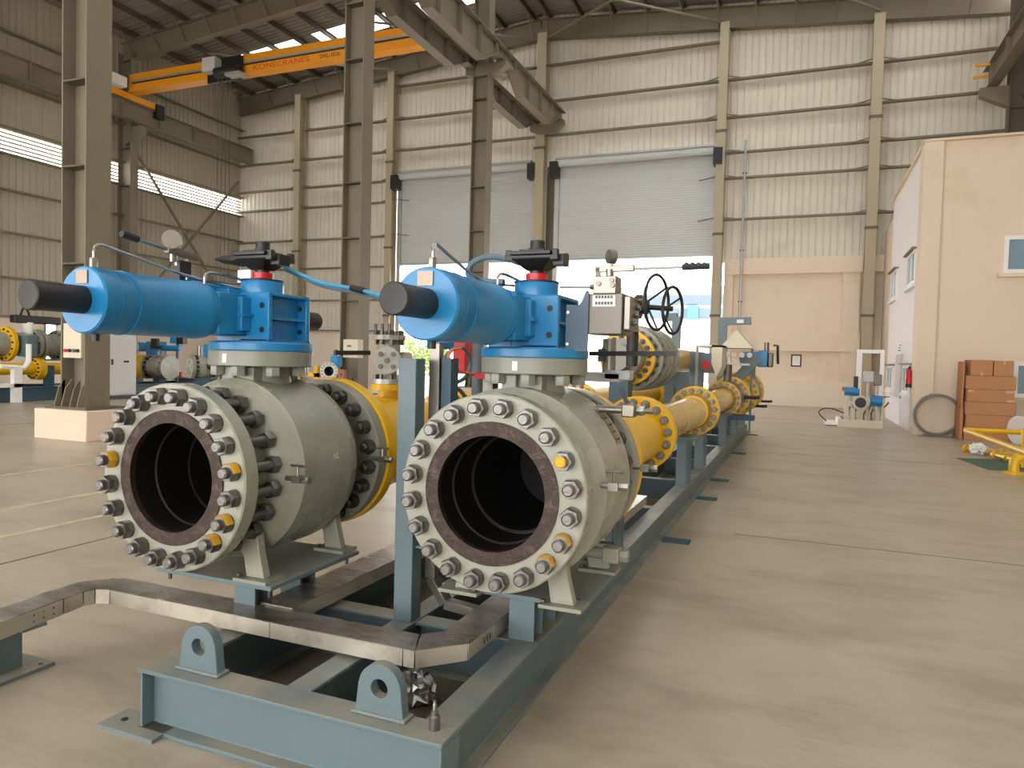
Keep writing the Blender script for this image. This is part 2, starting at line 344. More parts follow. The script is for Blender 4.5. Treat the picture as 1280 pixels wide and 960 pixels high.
# ---- ceiling: purlins, ribbed sheets, skylight strips
ce = struct('ceiling', 'dark underside of the ribbed metal roof with purlins', (XC, 22, 15))
Y0 = -14.0
strips = [(q, q+1.1) for q in (-11.6, -7.8, -4.0, -.2, 3.6, 7.4, 11.2, 15.0, 19.2, 22.9, 26.2)]  # strips out of view are added to light the hall more evenly
for sgn in (-1, 1):
    xe = XL-.3 if sgn < 0 else XR+.3
    def rz(X): return raft(X)+1.12
    ys = Y0
    for a, b in [q for q in strips if (q[0] < 13 or 25 < q[0] if sgn < 0 else True)]+[(30.2, None)]:
        n = round((a-ys)/.25); vs = []; fs = []
        for i in range(n):
            y = ys+(a-ys)*i/n; p = (a-ys)/n
            for yy, dz in ((y, 0), (y+p*.6, 0), (y+p*.72, .035), (y+p*.88, .035)):
                vs += [(XC, yy, rz(XC)+dz), (xe, yy, rz(xe)+dz)]
        vs += [(XC, a, rz(XC)), (xe, a, rz(xe))]
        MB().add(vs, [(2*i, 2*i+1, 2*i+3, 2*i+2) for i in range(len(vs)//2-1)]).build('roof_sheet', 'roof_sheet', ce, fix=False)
        if b:
            for x0 in ([-25.6, -20.6, -15.6] if sgn < 0 else [-9.6, -4.6, .4]):
                x1 = x0+4.3
                if sgn > 0 and a > 25 and x0 < -9: x0, x1 = -7.4, -4.6
                MB().add([(x0, a, rz(x0)), (x1, a, rz(x1)), (x1, b, rz(x1)), (x0, b, rz(x0))], [(0, 1, 2, 3)]).build('skylight_panel', 'skylight', ce, fix=False)
            xs = ([XL-.3, -25.6, -21.3, -20.6, -16.3, -15.6, -11.3, XC] if sgn < 0 else [XC, (-7.4 if a > 25 else -9.6), (-5.3 if a <= 25 else -4.6), -4.6, -.3, .4, 4.7, XR+.3])
            for q in range(0, 8, 2):
                x0, x1 = xs[q], xs[q+1]
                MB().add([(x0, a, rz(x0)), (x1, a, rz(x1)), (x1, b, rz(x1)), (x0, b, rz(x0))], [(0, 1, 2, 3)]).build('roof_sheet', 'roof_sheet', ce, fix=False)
            ys = b
    k = 0
    while True:
        X = XC+sgn*(.35+k*1.42); k += 1
        if X < XL or X > XR: break
        z = raft(X)+.97
        MB().chan((X, Y0, z), (X, 29.9, z), .22, .08, .012, (0, 0, 1)).build('purlin', 'steel_dark', ce)
# ---- rafters
rl = ['long roof rafter hugging the back wall', 'roof rafter above the yellow crane, second from the back', 'roof rafter above the middle of the hall', 'roof rafter nearest the camera']
for k, y in enumerate(reversed(FR)):
    t = thing('roof_rafter', rl[k], 'rafter', (XC, y, 13.5), 'roof rafters')
    for xa, xb in ((XL+.1, XC), (XC, XR-.1)):
        za, zb = raft(xa), raft(xb)
        MB().ibeam((xa, y, za+.42), (xb, y, zb+.42), .84, .3, .025, .018, (0, 0, 1)).build('rafter_half', 'steel_paint', t)
    for sgn in (-1, 1):
        q = 0
        while True:
            X = XC+sgn*(.35+q*1.42); q += 1
            if X < XL+.5 or X > XR-.5: break
            if k < 2: MB().bar((X, y-.05, raft(X)+.05), (X, y-.75, raft(X)+.85), .05, .05).build('fly_brace', 'steel_paint', t)
t = thing('roof_bracing', 'thin diagonal steel tubes bracing the roof above the shutters', 'bracing', (-6, 26, 14))
for a, b in (((-10.7, 23.7, 15.3), (-3.3, 29.2, 14.9)), ((-3.3, 23.7, 14.9), (-10.7, 29.2, 15.3)), ((-3.3, 23.7, 14.9), (2.2, 29.2, 14.5)), ((-18, 23.7, 14.9), (-10.9, 29.2, 15.3)), ((-24, 23.7, 14.3), (-18, 29.2, 14.9))):
    MB().tube([a, b], .05, 8).build('brace', 'steel_paint', t)
# ---- centre columns on pedestals
for k, y in enumerate(FR[:3]):
    t = thing('hall_column', ['massive steel column on a plastered pedestal with a push-button box, leftmost', 'tall steel hall column behind the left valve actuator', 'tall steel hall column in front of the left roller shutter'][k], 'column', (XC-.25, y, 0), 'tall columns down the middle of the hall')
    X = (XC-.25, PY(446, 250, y).x, PY(600.5, 250, y).x)[k]
    MB().box(X-.62, X+.62, y-.45, y+.45, 0, .5).build('pedestal', 'pedestal', t, .015)
    MB().box(X-.5, X+.5, y-.36, y+.36, .5, .54).build('base_plate', 'steel_dark', t)
    # I-section, web along X
    MB().ibeam((X, y, .54), (X, y, raft(X)), .58, .46, .03, .02, (1, 0, 0)).build('shaft', 'steel_paint', t)
    for z in (2.9, 4.5, 5.9, 7.4, 9.0, 10.4, 12):
        MB().box(X-.26, X+.26, y-.225, y-.01, z, z+.03).build('stiffener', 'steel_dark', t)
    for dx in (-.27, -.1, .1, .27):
        MB().add([(X+dx-.01, y-.36, .54), (X+dx-.01, y-.17, .54), (X+dx-.01, y-.17, 1.0), (X+dx-.01, y-.28, .85), (X+dx+.01, y-.36, .54), (X+dx+.01, y-.17, .54), (X+dx+.01, y-.17, 1.0), (X+dx+.01, y-.28, .85)],
                 [(0, 1, 2, 3), (7, 6, 5, 4), (0, 4, 5, 1), (1, 5, 6, 2), (2, 6, 7, 3), (3, 7, 4, 0)]).build('gusset', 'steel_paint', t)
    for sx in (-1, 1):
        for dy in (-.14, .14):
            MB().ext((X+sx*.295, y+dy-.012, .54), (X+sx*.295, y+dy+.012, .54), [(0, 0), (-sx*.2, 0), (-sx*.2, .12), (0, .42)]).build('gusset', 'steel_paint', t)
    MB().ext((-10.35, y-.16, 11.3), (-10.35, y+.16, 11.3), [(-.75, .2), (.75, .36), (.75, .2), (.4, -.1), (-.4, -.1), (-.75, .0)]).build('runway_bracket', 'steel_paint', t)
    if k == 0:
        p = PY(82, 438, y-.22); b = MB().box(p.x, p.x+.42, y-.26, y-.18, p.z-.12, p.z+.45).build('push_button_box', 'cream', t)
        for q, c in enumerate(('red', 'rubber', 'cable_grey', 'rubber')):
            MB().cyl((p.x+.07+q*.095, y-.26, p.z-.0), (p.x+.07+q*.095, y-.29, p.z-.0), .03, n=10).build('button', c, b)
# ---- crane runways
def runway(X, y0, y1, zt, label, stops=0, h=.75, m='steel_paint'):
    t = thing('crane_runway', label, 'crane beam', (X, (y0+y1)/2, zt-h), 'crane runway girders')
    MB().ibeam((X, y0, zt-h/2), (X, y1, zt-h/2), h, .34, .03, .02).build('girder', m, t)
    MB().box(X-.03, X+.03, y0, y1, zt, zt+.06).build('rail', 'steel_dark', t)
    q = y0+.6
    while q < y1:
        MB().box(X-.15, X+.15, q-.012, q+.012, zt-h+.03, zt-.03).build('stiffener', m, t); q += 1.9
    if stops:
        for dz in (0, .28): MB().bar((X-.55, y1-.9+dz, zt-.1-dz), (X-.15, y1-.9+dz, zt-.1-dz), .07, .07).build('end_stop', 'crane', t)
    return t
runway(-26.75, 4, 29.3, 12.0, 'crane runway girder along the left wall')
def fishbelly(X, zt, zb, zs, label):                                # girder spans shallower over each column
    t = thing('crane_runway', label, 'crane beam', (X, 20, zb), 'crane runway girders')
    yy = [.8, 8.45, 15.6, 22.6, 29.1]
    for a, b in zip(yy[:-1], yy[1:]):
        a += .02; b -= .02; po = [(a, zt), (a, zs), (a+.7, zs), (a+1.7, zb), (b-1.7, zb), (b-.7, zs), (b, zs), (b, zt)]
        sp = MB().add([(X-.01, y, z) for y, z in po]+[(X+.01, y, z) for y, z in po], [(0, 1, 2, 3, 4, 5, 6, 7), (15, 14, 13, 12, 11, 10, 9, 8)]+[(i, (i+1) % 8, (i+1) % 8+8, i+8) for i in range(8)]).build('span_web', 'steel_paint', t)
        MB().box(X-.2, X+.2, a, b, zt, zt+.03).build('top_flange', 'steel_paint', sp)
        for (y0, z0), (y1, z1) in zip(po[1:6], po[2:7]): MB().bar((X, y0, z0-.012), (X, y1, z1-.012), .34, .025).build('bottom_flange', 'steel_paint', sp)
        q = a+.9
        while q < b-.4:
            MB().box(X-.15, X+.15, q-.012, q+.012, zb+.02 if a+1.7 < q < b-1.7 else zs+.02, zt).build('stiffener', 'steel_paint', sp); q += 1.35
    MB().box(X-.03, X+.03, yy[0], yy[-1], zt+.03, zt+.09).build('rail', 'steel_dark', t)
fishbelly(-9.8, 12.0, 11.06, 11.67, 'crane runway girder on the right side of the middle columns')
fishbelly(-10.9, 11.7, 11.0, 11.5, 'crane runway girder on the left side of the middle columns')
runway(5.5, 6, 28.4, 11.6, 'crane runway girder along the right wall with yellow end stops', 1)
# ---- overhead crane
cr = thing('overhead_crane', 'orange-yellow overhead travelling crane girder with red lettering', 'crane', (-19.5, 22, 12.1))
YC = 22.0
gd = MB().box(-26.4, -11.2, YC-.2, YC+.2, 12.3, 12.98).build('girder', 'crane', cr)
MB().box(-26.2, -11.2, YC-.26, YC-.2, 12.62, 12.69).build('festoon_rail', 'galv', cr)
MB().box(-26.2, -11.2, YC-.215, YC-.2, 12.57, 12.61).build('cable', 'black', cr)
MB().box(-26.4, -11.2, YC-.24, YC+.24, 12.26, 12.3).build('bottom_flange', 'crane', cr)
for X, q, m_, zq in ((-26.75, 1.6, 'crane', 12.06), (-10.95, .4, 'steel_dark', 11.95)):
    ec = MB().box(X-.14, X+.14, YC-q, YC+q, zq, zq+.26).build('end_carriage', m_, cr)
    for yy in (-q+.2, q-.2): MB().cyl((X-.08, YC+yy, zq+.08), (X+.08, YC+yy, zq+.08), .13, n=20).build('wheel', 'black', ec)
MB().box(-26.62, -26.2, YC-1.25, YC-.45, 12.34, 12.74).build('control_box', 'white', cr)
MB().box(-26.9, -26.5, YC+1.3, YC+1.7, 11.7, 12.3).build('drive_motor', 'black', cr)
lt = textmesh('KONECRANES', .36, 'crane_red'); p = PY(316, 88, YC-.21); e = PY(386, 80, YC-.21)
o = put('lettering', lt, gd, loc=Vector((p.x, YC-.203, 12.33))-absloc(gd), rot=(R(90), 0, 0)); o.location = Vector((p.x, YC-.203, 12.33))-Vector(cr.location)-Vector(gd.location); sx = (e.x-p.x)/max(.1, max(v.co.x for v in lt.vertices)); o.scale = (sx, .8, 1)
lt = textmesh('SWL-10.0t', .3, 'black'); p = PY(399, 78, YC-.21); e = PY(425, 74, YC-.21)
o = put('lettering', lt, gd, rot=(R(90), 0, 0)); o.location = Vector((p.x, YC-.203, 12.36))-Vector(cr.location)-Vector(gd.location); o.scale = ((e.x-p.x)/max(v.co.x for v in lt.vertices), .7, 1)
p = PY(283, 95, YC-.5)
ho = thing('crane_hoist', 'grey and black electric hoist hanging on the yellow crane girder', 'hoist', (p.x, YC, 12))
MB().box(p.x-1.0, p.x-.35, YC-.75, YC-.28, 12.32, 12.85).build('motor_housing', 'cabinet', ho, .02)
MB().box(p.x-1.05, p.x+.6, YC-.4, YC-.27, 12.0, 12.9).build('trolley_plate', 'black', ho)
MB().cyl((p.x-.4, YC-.6, 12.25), (p.x+.7, YC-.6, 12.25), .2, n=20).build('drum', 'rubber', ho)
MB().box(p.x+.2, p.x+.9, YC-.8, YC-.3, 12.02, 12.12).build('trolley_frame', 'galv', ho)
for q in range(4): MB().cyl((p.x-.3+q*.2, YC-.6, 12.1), (p.x-.3+q*.2, YC-.6, 3.8), .012, n=6).build('wire_rope', 'steel_dark', ho)
MB().cyl((p.x, YC-.6, 3.8), (p.x, YC-.6, 3.35), .16, n=16).build('hook_block', 'crane', ho)

# ---------------------------------------------------------------- roller shutters and outside
def prism(mb, poly, z0, z1):
    n = len(poly); return mb.add([(x, y, z0) for x, y in poly]+[(x, y, z1) for x, y in poly], [tuple(reversed(range(n))), tuple(range(n, 2*n))]+[(i, (i+1) % n, (i+1) % n+n, i+n) for i in range(n)])
for k, (a, b) in enumerate(((-17.85, -11.2), (-9.98, -3.4))):
    dr = struct('door', ['grey roller shutter rolled half up, left of the middle pier', 'grey roller shutter rolled half up, right of the middle pier'][k], ((a+b)/2, YB, 0)); dr.name = 'door_%d' % (k+1)
    vs = []; n = 0; z = 5.95
    while z < 10.1:
        for dz, dd in ((0, 0), (.035, .014), (.07, 0)): vs += [(a, YB-.1-dd, z+dz), (b, YB-.1-dd, z+dz)]
        z += .1
    MB().add(vs, [(2*i, 2*i+1, 2*i+3, 2*i+2) for i in range(len(vs)//2-1)]).build('shutter_curtain', 'shutter', dr, fix=False)
    MB().box(a, b, YB-.16, YB-.06, 5.86, 5.96).build('bottom_bar', 'galv', dr)
    MB().box(a-.05, b+.05, YB-.62, YB-.1, 10.1, 10.18).build('hood', 'galv', dr); MB().cyl((a, YB-.4, 10.0), (b, YB-.4, 10.0), .18, n=16).build('roller', 'shutter', dr)
    for x in (a-.08, b+.08): MB().box(x-.1, x+.1, YB-.22, YB+.0, 0, 10.1).build('guide_rail', 'galv', dr)
    for x in (a-.1, b+.1): MB().box(x-.17, x+.17, YB-.75, YB-.3, 9.35, 10.0).build('drive_unit', 'black', dr)
og = MB().box(-90, 60, 29.6, 160, -.25, -.02).build('floor_outside', 'asphalt'); og.name = 'floor.001'; tag(og, 'sunlit pale yard outside the roller doors', kind='structure')
p = PY(828, 367, 62); e = PY(893, 400, 62)
bd = thing('office_building', 'pale building with blue windows seen through the right doorway', 'building', (p.x, 64, 0))
MB().box(p.x-6, e.x+12, 62, 72, 0, p.z+.6).build('facade', 'pale_bld', bd)
zz = e.z
for r_ in range(2):
    for q in range(11):
        x0 = p.x-1.5+q*1.55
        MB().box(x0, x0+1.4, 61.9, 62, zz+.2+r_*(p.z-zz)/2, zz+(r_+.86)*(p.z-zz)/2).build('window', 'glass_blue', bd)
MB().box(p.x-6, e.x+12, 61.4, 62, 2.0, zz).build('balcony', 'white', bd)
MB().box(p.x+2.2, p.x+3.1, 61.75, 61.85, zz+.1, zz+1.2).build('banner', 'cable_blue', bd)
def shrub(x, y, h, wd, label, n=700):
    t = thing('garden_shrub', label, 'shrub', (x, y, 0), 'shrubs outside the left doorway'); mb = MB()
    for i in range(n):
        while True:
            u = Vector((random.uniform(-1, 1), random.uniform(-1, 1), random.uniform(-1, 1)))
            if u.length < 1: break
        c = Vector((x+u.x*wd/2, y+u.y*wd/2, h*.55+u.z*h*.45)); a = Vector((random.gauss(0, 1), random.gauss(0, 1), random.gauss(0, 1))).normalized(); b = a.orthogonal().normalized(); s_ = .16
        mb.add([c-a*s_, c+b*s_*.5, c+a*s_, c-b*s_*.5], [(0, 1, 2, 3)])
    mb.build('foliage', 'foliage', t, fix=False); MB().cyl((x, y, 0), (x, y, h*.6), .06, .03, 8).build('stem', 'wood', t)
shrub(-26, 44, 3.0, 3, 'green shrub outside the left doorway, leftmost'); shrub(-23.2, 43, 2.4, 2.6, 'green shrub outside the left doorway, between two others'); shrub(-20.4, 44, 2.8, 3, 'green shrub outside the left doorway, rightmost')
# ---------------------------------------------------------------- office block
XO, YO, ZO = 2.53, 19.05, 6.78
of = struct('wall_office', 'two-storey peach plastered office block inside the hall', (5, 24, 0)); of.name = 'wall_right.001'
MB().box(XO, 11, YO, 25.3, 0, ZO).build('office_block', 'plaster', of)
MB().box(XO+.18, 11, 25.3, 29.45, 0, ZO-.2).build('office_block', 'plaster_pale', of)
MB().box(XO-.012, XO, YO+.5, 25.2, 0, ZO-.12).build('white_wall_face', 'plaster_white', of)
MB().box(XO-.05, XO-.001, YO+.001, YO+.5, 0, ZO-.01).build('corner_pilaster', 'plaster', of)
MB().box(XO-.05, XO+.34, YO-.10, YO-.001, 0, ZO-.01).build('corner_pilaster', 'plaster', of)
MB().box(XO-.06, 11, YO-.11, YO+.1, ZO, ZO+.05).build('parapet', 'plaster', of)
MB().box(XO-.06, XO+.1, YO+.101, 25.3, ZO, ZO+.05).build('parapet', 'plaster_pale', of)
nwin = [2]
def sidewin(px0, px1, py0, py1, label):
    a = PX(px0, (py0+py1)/2, XO).y; b = PX(px1, (py0+py1)/2, XO).y; z1 = PX((px0+px1)/2, py0, XO).z; z0 = PX((px0+px1)/2, py1, XO).z; y0, y1 = min(a, b), max(a, b)
    wn = struct('w', label, (XO, (y0+y1)/2, z0)); wn.name = 'window_%d' % nwin[0]; nwin[0] += 1
    X = XO-.012
    for ya, yb, za, zb in ((y0, y0+.08, z0, z1), (y1-.08, y1, z0, z1), (y0+.08, y1-.08, z0, z0+.08), (y0+.08, y1-.08, z1-.08, z1), ((y0+y1)/2-.04, (y0+y1)/2+.04, z0+.08, z1-.08)):
        MB().box(X-.06, X, ya, yb, za, zb).build('window_frame', 'white', wn)
    MB().box(X-.02, X, y0+.08, (y0+y1)/2-.04, z0+.08, z1-.08).build('pane', 'pane', wn); MB().box(X-.02, X, (y0+y1)/2+.04, y1-.08, z0+.08, z1-.08).build('pane', 'pane', wn)
    MB().box(X-.1, X, y0-.08, y1+.08, z0-.08, z0).build('window_sill', 'white', wn); MB().box(X-.14, X, y0-.08, y1+.08, z1, z1+.04).build('window_hood', 'steel_paint', wn)
sidewin(1116, 1123, 340, 374, 'upper white window in the side of the office, farther one')
sidewin(1137, 1147, 317, 357, 'upper white window in the side of the office, nearer one')
sidewin(1111, 1118, 457, 488, 'lower white window in the side of the office, farther one')
sidewin(1131, 1140, 456, 492, 'lower white window in the side of the office, beside the fire extinguisher')
def frontwin(x0, x1, z0, z1, label, bars=2):
    wn = struct('w', label, (x0, YO, z0)); wn.name = 'window_%d' % nwin[0]; nwin[0] += 1
    for xa, xb, za, zb in ((x0, x0+.09, z0, z1), (x1-.09, x1, z0, z1), (x0+.09, x1-.09, z0, z0+.09), (x0+.09, x1-.09, z1-.09, z1)): MB().box(xa, xb, YO-.06, YO, za, zb).build('window_frame', 'white', wn)
    for q in range(bars+1):
        xa = x0+.09+(x1-x0-.18)*q/(bars+1); xb = x0+.09+(x1-x0-.18)*(q+1)/(bars+1)
        MB().box(xa+.02, xb-.02, YO-.02, YO, z0+.09, z1-.09).build('pane', 'pane', wn)
        if q: MB().box(xa-.02, xa+.02, YO-.04, YO, z0+.09, z1-.09).build('mullion', 'white', wn)
    MB().box(x0-.1, x1+.1, YO-.12, YO, z0-.08, z0).build('window_sill', 'plaster', wn)
frontwin(4.13, 5.9, 3.72, 4.56, 'upper white-framed window in the front of the office at the right edge', 1)
frontwin(4.42, 6.2, .95, 1.75, 'lower white-framed window in the front of the office behind the cartons', 3)
a = PX(1121, 470, XO).y; b = PX(1128, 470, XO).y
nb = thing('notice_panel', 'pale grey flat panel on the white side wall of the office', 'panel', (XO, (a+b)/2, .6))
MB().box(XO-.045, XO-.012, b, a, PX(1124, 497, XO).z, PX(1124, 443, XO).z).build('panel_board', 'cabinet', nb); MB().box(XO-.03, XO-.012, (a+b)/2-.35, (a+b)/2+.35, PX(1124, 440, XO).z, PX(1124, 431, XO).z).build('sign_plate', 'white', nb)
for q in range(3): MB().box(XO-.033, XO-.03, (a+b)/2-.28, (a+b)/2+.25-.1*q, PX(1124, 439, XO).z+.07*q, PX(1124, 439, XO).z+.03+.07*q).build('sign_line', 'steel_dark', nb)
p = PX(1136.5, 471, XO-.1)
fe = thing('fire_extinguisher', 'red fire extinguisher hanging on the white office wall', 'extinguisher', (p.x, p.y, p.z-.25))
MB().lathe((p.x, p.y, p.z-.26), (p.x, p.y, p.z+.3), [(0, .07), (.03, .075), (.36, .075), (.42, .045), (.44, .03)], 20).build('cylinder', 'red', fe)
MB().cyl((p.x, p.y, p.z+.17), (p.x, p.y, p.z+.25), .03, n=10).build('valve', 'black', fe); MB().tube([(p.x, p.y+.02, p.z+.22), (p.x-.05, p.y+.12, p.z+.16), (p.x-.03, p.y+.1, p.z-.1)], .015, 6, 2).build('hose', 'black', fe)
MB().box(p.x-.079, p.x-.07, p.y-.04, p.y+.04, p.z-.05, p.z+.06).build('label_plate', 'white', fe)
MB().ring((p.x, p.y, p.z-.26), (p.x, p.y, p.z-.17), .073, .079, 20).build('base_band', 'black', fe)
p = PY(989, 443, YB-.06); e = PY(1001.5, 458.5, YB-.06)
pf = thing('framed_notice', 'small dark-framed white notice on the peach back wall', 'notice', (p.x, YB, e.z))
MB().box(p.x, e.x, YB-.05, YB-.001, e.z, p.z).build('frame', 'rubber', pf); MB().box(p.x+.05, e.x-.05, YB-.06, YB-.05, e.z+.05, p.z-.05).build('sheet', 'white', pf)
for q in range(5): MB().box(p.x+.09, e.x-.09-.03*(q % 2), YB-.0615, YB-.06, p.z-.1-.06*q, p.z-.085-.06*q).build('text_line', 'cabinet', pf)
t = thing('downpipe', 'thin grey pipe running down the back wall right of the shutter', 'pipe', (-2.25, YB-.34, 0))
MB().tube([(-2.3, YB-.34, 10.3), (-2.3, YB-.34, 2.2)], .05, 10).build('pipe_length', 'galv', t); MB().tube([(-3.0, YB-.35, 10.0), (-2.5, YB-.34, 9.95)], .03, 8).build('branch', 'galv', t)
for z in (9.0, 6, 4): MB().box(-2.38, -2.22, YB-.38, YB-.27, z, z+.05).build('clamp', 'steel_dark', t)
# ================================================================ SKID
XS0, XS1, YS0, YS1, HB = -2.385, -1.03, 2.02, 17.2, .25
sk_ = thing('pipe_skid', 'long blue-grey steel skid frame carrying the two big valves and yellow pipes', 'skid', ((XS0+XS1)/2, 9, 0))
def topped(mb_fn, nm):
    return mb_fn.build(nm, 'skid', sk_, .003)
topped(MB().ibeam((XS0, YS0+.065, HB/2), (XS1, YS0+.065, HB/2), HB, .13, .016, .01), 'front_beam')
topped(MB().ibeam((XS1-.065, YS0+.131, HB/2), (XS1-.065, YS1, HB/2), HB, .13, .016, .01), 'side_beam')
topped(MB().ibeam((XS0+.065, YS0+.131, HB/2), (XS0+.065, YS1, HB/2), HB, .13, .016, .01), 'side_beam')
topped(MB().ibeam((-1.70, YS0+.131, HB/2), (-1.70, YS1, HB/2), HB, .11, .014, .01), 'middle_beam')
for y in (2.98, 4.6, 6.2, 7.8, 9.6, 11.4, 13.2, 15, 17.1):
    for a, b in ((XS0+.131, -1.756), (-1.644, XS1-.131)):
        topped(MB().ibeam((a, y, HB/2), (b, y, HB/2), HB-.004, .11, .014, .01), 'cross_beam')
MB().box(XS1-.013, XS1-.001, YS0+.0, YS0+.13, .017, HB-.017).build('end_plate', 'skid', sk_)
MB().box(XS0+.02, XS0+.03, YS0+.005, YS0+.125, .017, HB-.017).build('end_plate', 'skid', sk_)
MB().box(XS0+.13, XS1-.14, YS0+.14, YS1, .001, .012).build('drip_floor', 'dirtfloor', sk_)
fp = MB().box(-2.535, -2.24, YS0-.05, YS0+.09, 0, .016).build('foot_plate', 'skid_top', sk_); MB().cyl((-2.47, YS0+.02, .016), (-2.47, YS0+.02, .0175), .014, n=16).build('bolt_hole', 'black', fp)
for y in (6.0, 8.1, 9.5, 12.6, 16.2): MB().box(XS1-.02, XS1+.22, y, y+.14, 0, .016).build('foot_plate', 'skid_dark', sk_)
def lug(x, y):
    W, Ht, rh, t2 = .098, .185, .033, .022; zc = HB+Ht-.085; N = 48; out = []; inn = []
    for i in range(N):
        a = 2*pi*i/N; dx, dz = cos(a), sin(a); best = None
        # outline: arc of radius .085 on top, flared sides to +-W at the base
        if dz >= .15: rr = .085
        else:
            zb = HB-zc; tb = zb/dz if dz < -1e-6 else 9
            # side line from (.085,0.012) to (W, zb)
            k = (W-.085)/(zb-.012); s_ = abs(dx); tt = (.085-.012*k)/(s_-k*dz) if s_-k*dz > 1e-6 else 9
            rr = min(tb, tt)
        out.append((dx*rr, dz*rr)); inn.append((dx*rh, dz*rh))
    vs = []
    for yy in (y-t2, y+t2):
        vs += [(x+u, yy, zc+v) for u, v in out]+[(x+u, yy, zc+v) for u, v in inn]
    fs = []
    for i in range(N):
        j = (i+1) % N
        fs += [(i, j, N+j, N+i), (2*N+i, 3*N+i, 3*N+j, 2*N+j), (i, 2*N+i, 2*N+j, j), (N+i, N+j, 3*N+j, 3*N+i)]
    lg = MB().add(vs, fs).build('lifting_lug', 'skid', sk_, .003)
    MB().box(x-W-.012, x+W+.012, y-t2-.012, y+t2+.012, HB, HB+.012).build('weld_bead', 'skid_top', lg, .005)
lug(-2.135, 2.11); lug(-1.312, 2.11)
# earth stud on the front corner
es = thing('earth_stud', 'small steel threaded stud with collar on the front corner of the skid', 'stud', (-1.10, 2.10, HB))
MB().lathe((-1.10, 2.10, HB), (-1.10, 2.10, HB+.1), [(0, .019), (.045, .019), (.05, .013), (.06, .013), (.063, .008), (.085, .008), (.088, .006), (.1, .006)], 16).build('stud_body', 'nut', es)
# posts and support tables standing on the skid are welded: parts of it
MB().box(-1.752, -1.655, 2.90, 2.99, HB, 1.495).build('instrument_post', 'skid', sk_, .004)
MB().box(-1.655, -1.56, 2.93, 2.99, .60, .612).build('post_bracket', 'skid', sk_)
MB().cyl((-1.58, 2.96, .52), (-1.58, 2.96, .63), .006, n=8).build('bracket_bolt', 'nut', sk_)
def table(X, y0, y1, z, wx, par=sk_, leg=.12, zz0=HB):
    pl = MB().box(X-wx/2, X+wx/2, y0, y1, z-.02, z).build('support_plate', 'skid', par, .003); return pl
for X, y0, y1, yl in ((-1.115, 2.80, 3.44, (3.0, 3.3)), (-2.40, 2.42, 3.08, (2.62, 2.94))):
    pl = table(X, y0, y1, .5, .66)
    xb = XS1-.065 if X > -2 else XS0+.065
    for y in yl: MB().ibeam((xb-.02, y, HB), (xb-.02, y, .48), .12, .12, .012, .01, (0, 1, 0)).build('support_post', 'skid', sk_)
    for dx, y in ((-.29, y0+.04), (.29, y0+.04), (.29, y1-.05)): MB().cyl((X+dx, y, .44), (X+dx, y, .51), .008, n=8).build('anchor_bolt', 'nut_dark', pl)
for y in (4.45, 7.55, 8.9, 11.6, 13.6, 15.6):
    wd = .34; z = .76 if y > 5 else .72
    MB().box(-1.125-wd/2, -1.125+wd/2, y-.2, y+.2, z-.03, z).build('support_plate', 'skid', sk_, .003)
    for yy in (y-.13, y+.13): MB().ibeam((XS1-.066, yy, HB), (XS1-.066, yy, z-.03), .1, .1, .012, .01, (0, 1, 0)).build('support_post', 'skid', sk_)
    MB().bar((XS1-.066, y-.1, HB+.02), (XS1-.066, y+.12, z-.08), .05, .05).build('support_brace', 'skid', sk_)
for y in (4.2, 6.4, 9.0, 12):
    MB().box(-2.56, -2.28, y-.15, y+.15, .72, .75).build('support_plate', 'skid', sk_); MB().ibeam((XS0+.065, y, HB), (XS0+.065, y, .72), .1, .1, .012, .01, (0, 1, 0)).build('support_post', 'skid', sk_)
# ================================================================ CABLE TRAY
ct = thing('cable_tray', 'shiny stainless cable tray with lids bending across the front of the skid', 'cable tray', (-2.2, 2.5, .0))
Z0, Z1 = .268, .338
def seg(poly, nm, z0=Z0, z1=Z1):
    s_ = prism(MB(), poly, z0, z1).build(nm, 'tray_side', ct, .0015); cx = sum(p[0] for p in poly)/len(poly); cy = sum(p[1] for p in poly)/len(poly)
    q = [(x+(.004 if x > cx else -.004), y+(.004 if y > cy else -.004)) for x, y in poly]
    prism(MB(), q, z1, z1+.004).build('lid', 'tray', s_)
seg([(-2.09, 2.442), (-1.43, 2.442), (-1.43, 2.592), (-2.09, 2.592)], 'straight_section')
seg([(-3.06, 2.442), (-2.094, 2.442), (-2.094, 2.592), (-3.10, 2.592)], 'straight_section')
seg([(-1.426, 2.442), (-1.375, 2.442), (-1.437, 2.592), (-1.426, 2.592)][:4], 'elbow_piece')
seg([(-1.371, 2.444), (-1.218, 2.60), (-1.362, 2.665), (-1.433, 2.594)], 'elbow_piece')
seg([(-1.216, 2.604), (-1.208, 2.84), (-1.358, 2.84), (-1.358, 2.669)], 'elbow_piece')
seg([(-1.208, 2.846), (-1.208, 6.2), (-1.358, 6.2), (-1.358, 2.846)], 'straight_section')
seg([(-3.064, 2.442), (-3.104, 2.592), (-3.19, 2.57), (-3.125, 2.415)], 'elbow_piece')
seg([(-3.129, 2.413), (-3.194, 2.568), (-3.28, 2.45), (-3.143, 2.37)], 'elbow_piece')
seg([(-3.144, 2.364), (-3.281, 2.446), (-3.28, 2.26), (-3.125, 2.26)], 'splice_section')
seg([(-3.125, 2.252), (-3.28, 2.252), (-3.12, 1.2), (-2.96, 1.2)], 'straight_section')
seg([(-2.28, 2.6), (-2.10, 2.6), (-2.10, 9), (-2.28, 9)], 'branch_section', .275, .345)
for x, z in ((-3.06, .30), (-3.02, .315), (-2.99, .292), (-3.085, .322)): pass
for i in range(6):
    u = i % 3; y = 2.20-.05*u; x = -3.121+.007*u; MB().sphere((x+.004, y, .29 if i < 3 else .318), .006, 8).build('rivet', 'nut', ct)
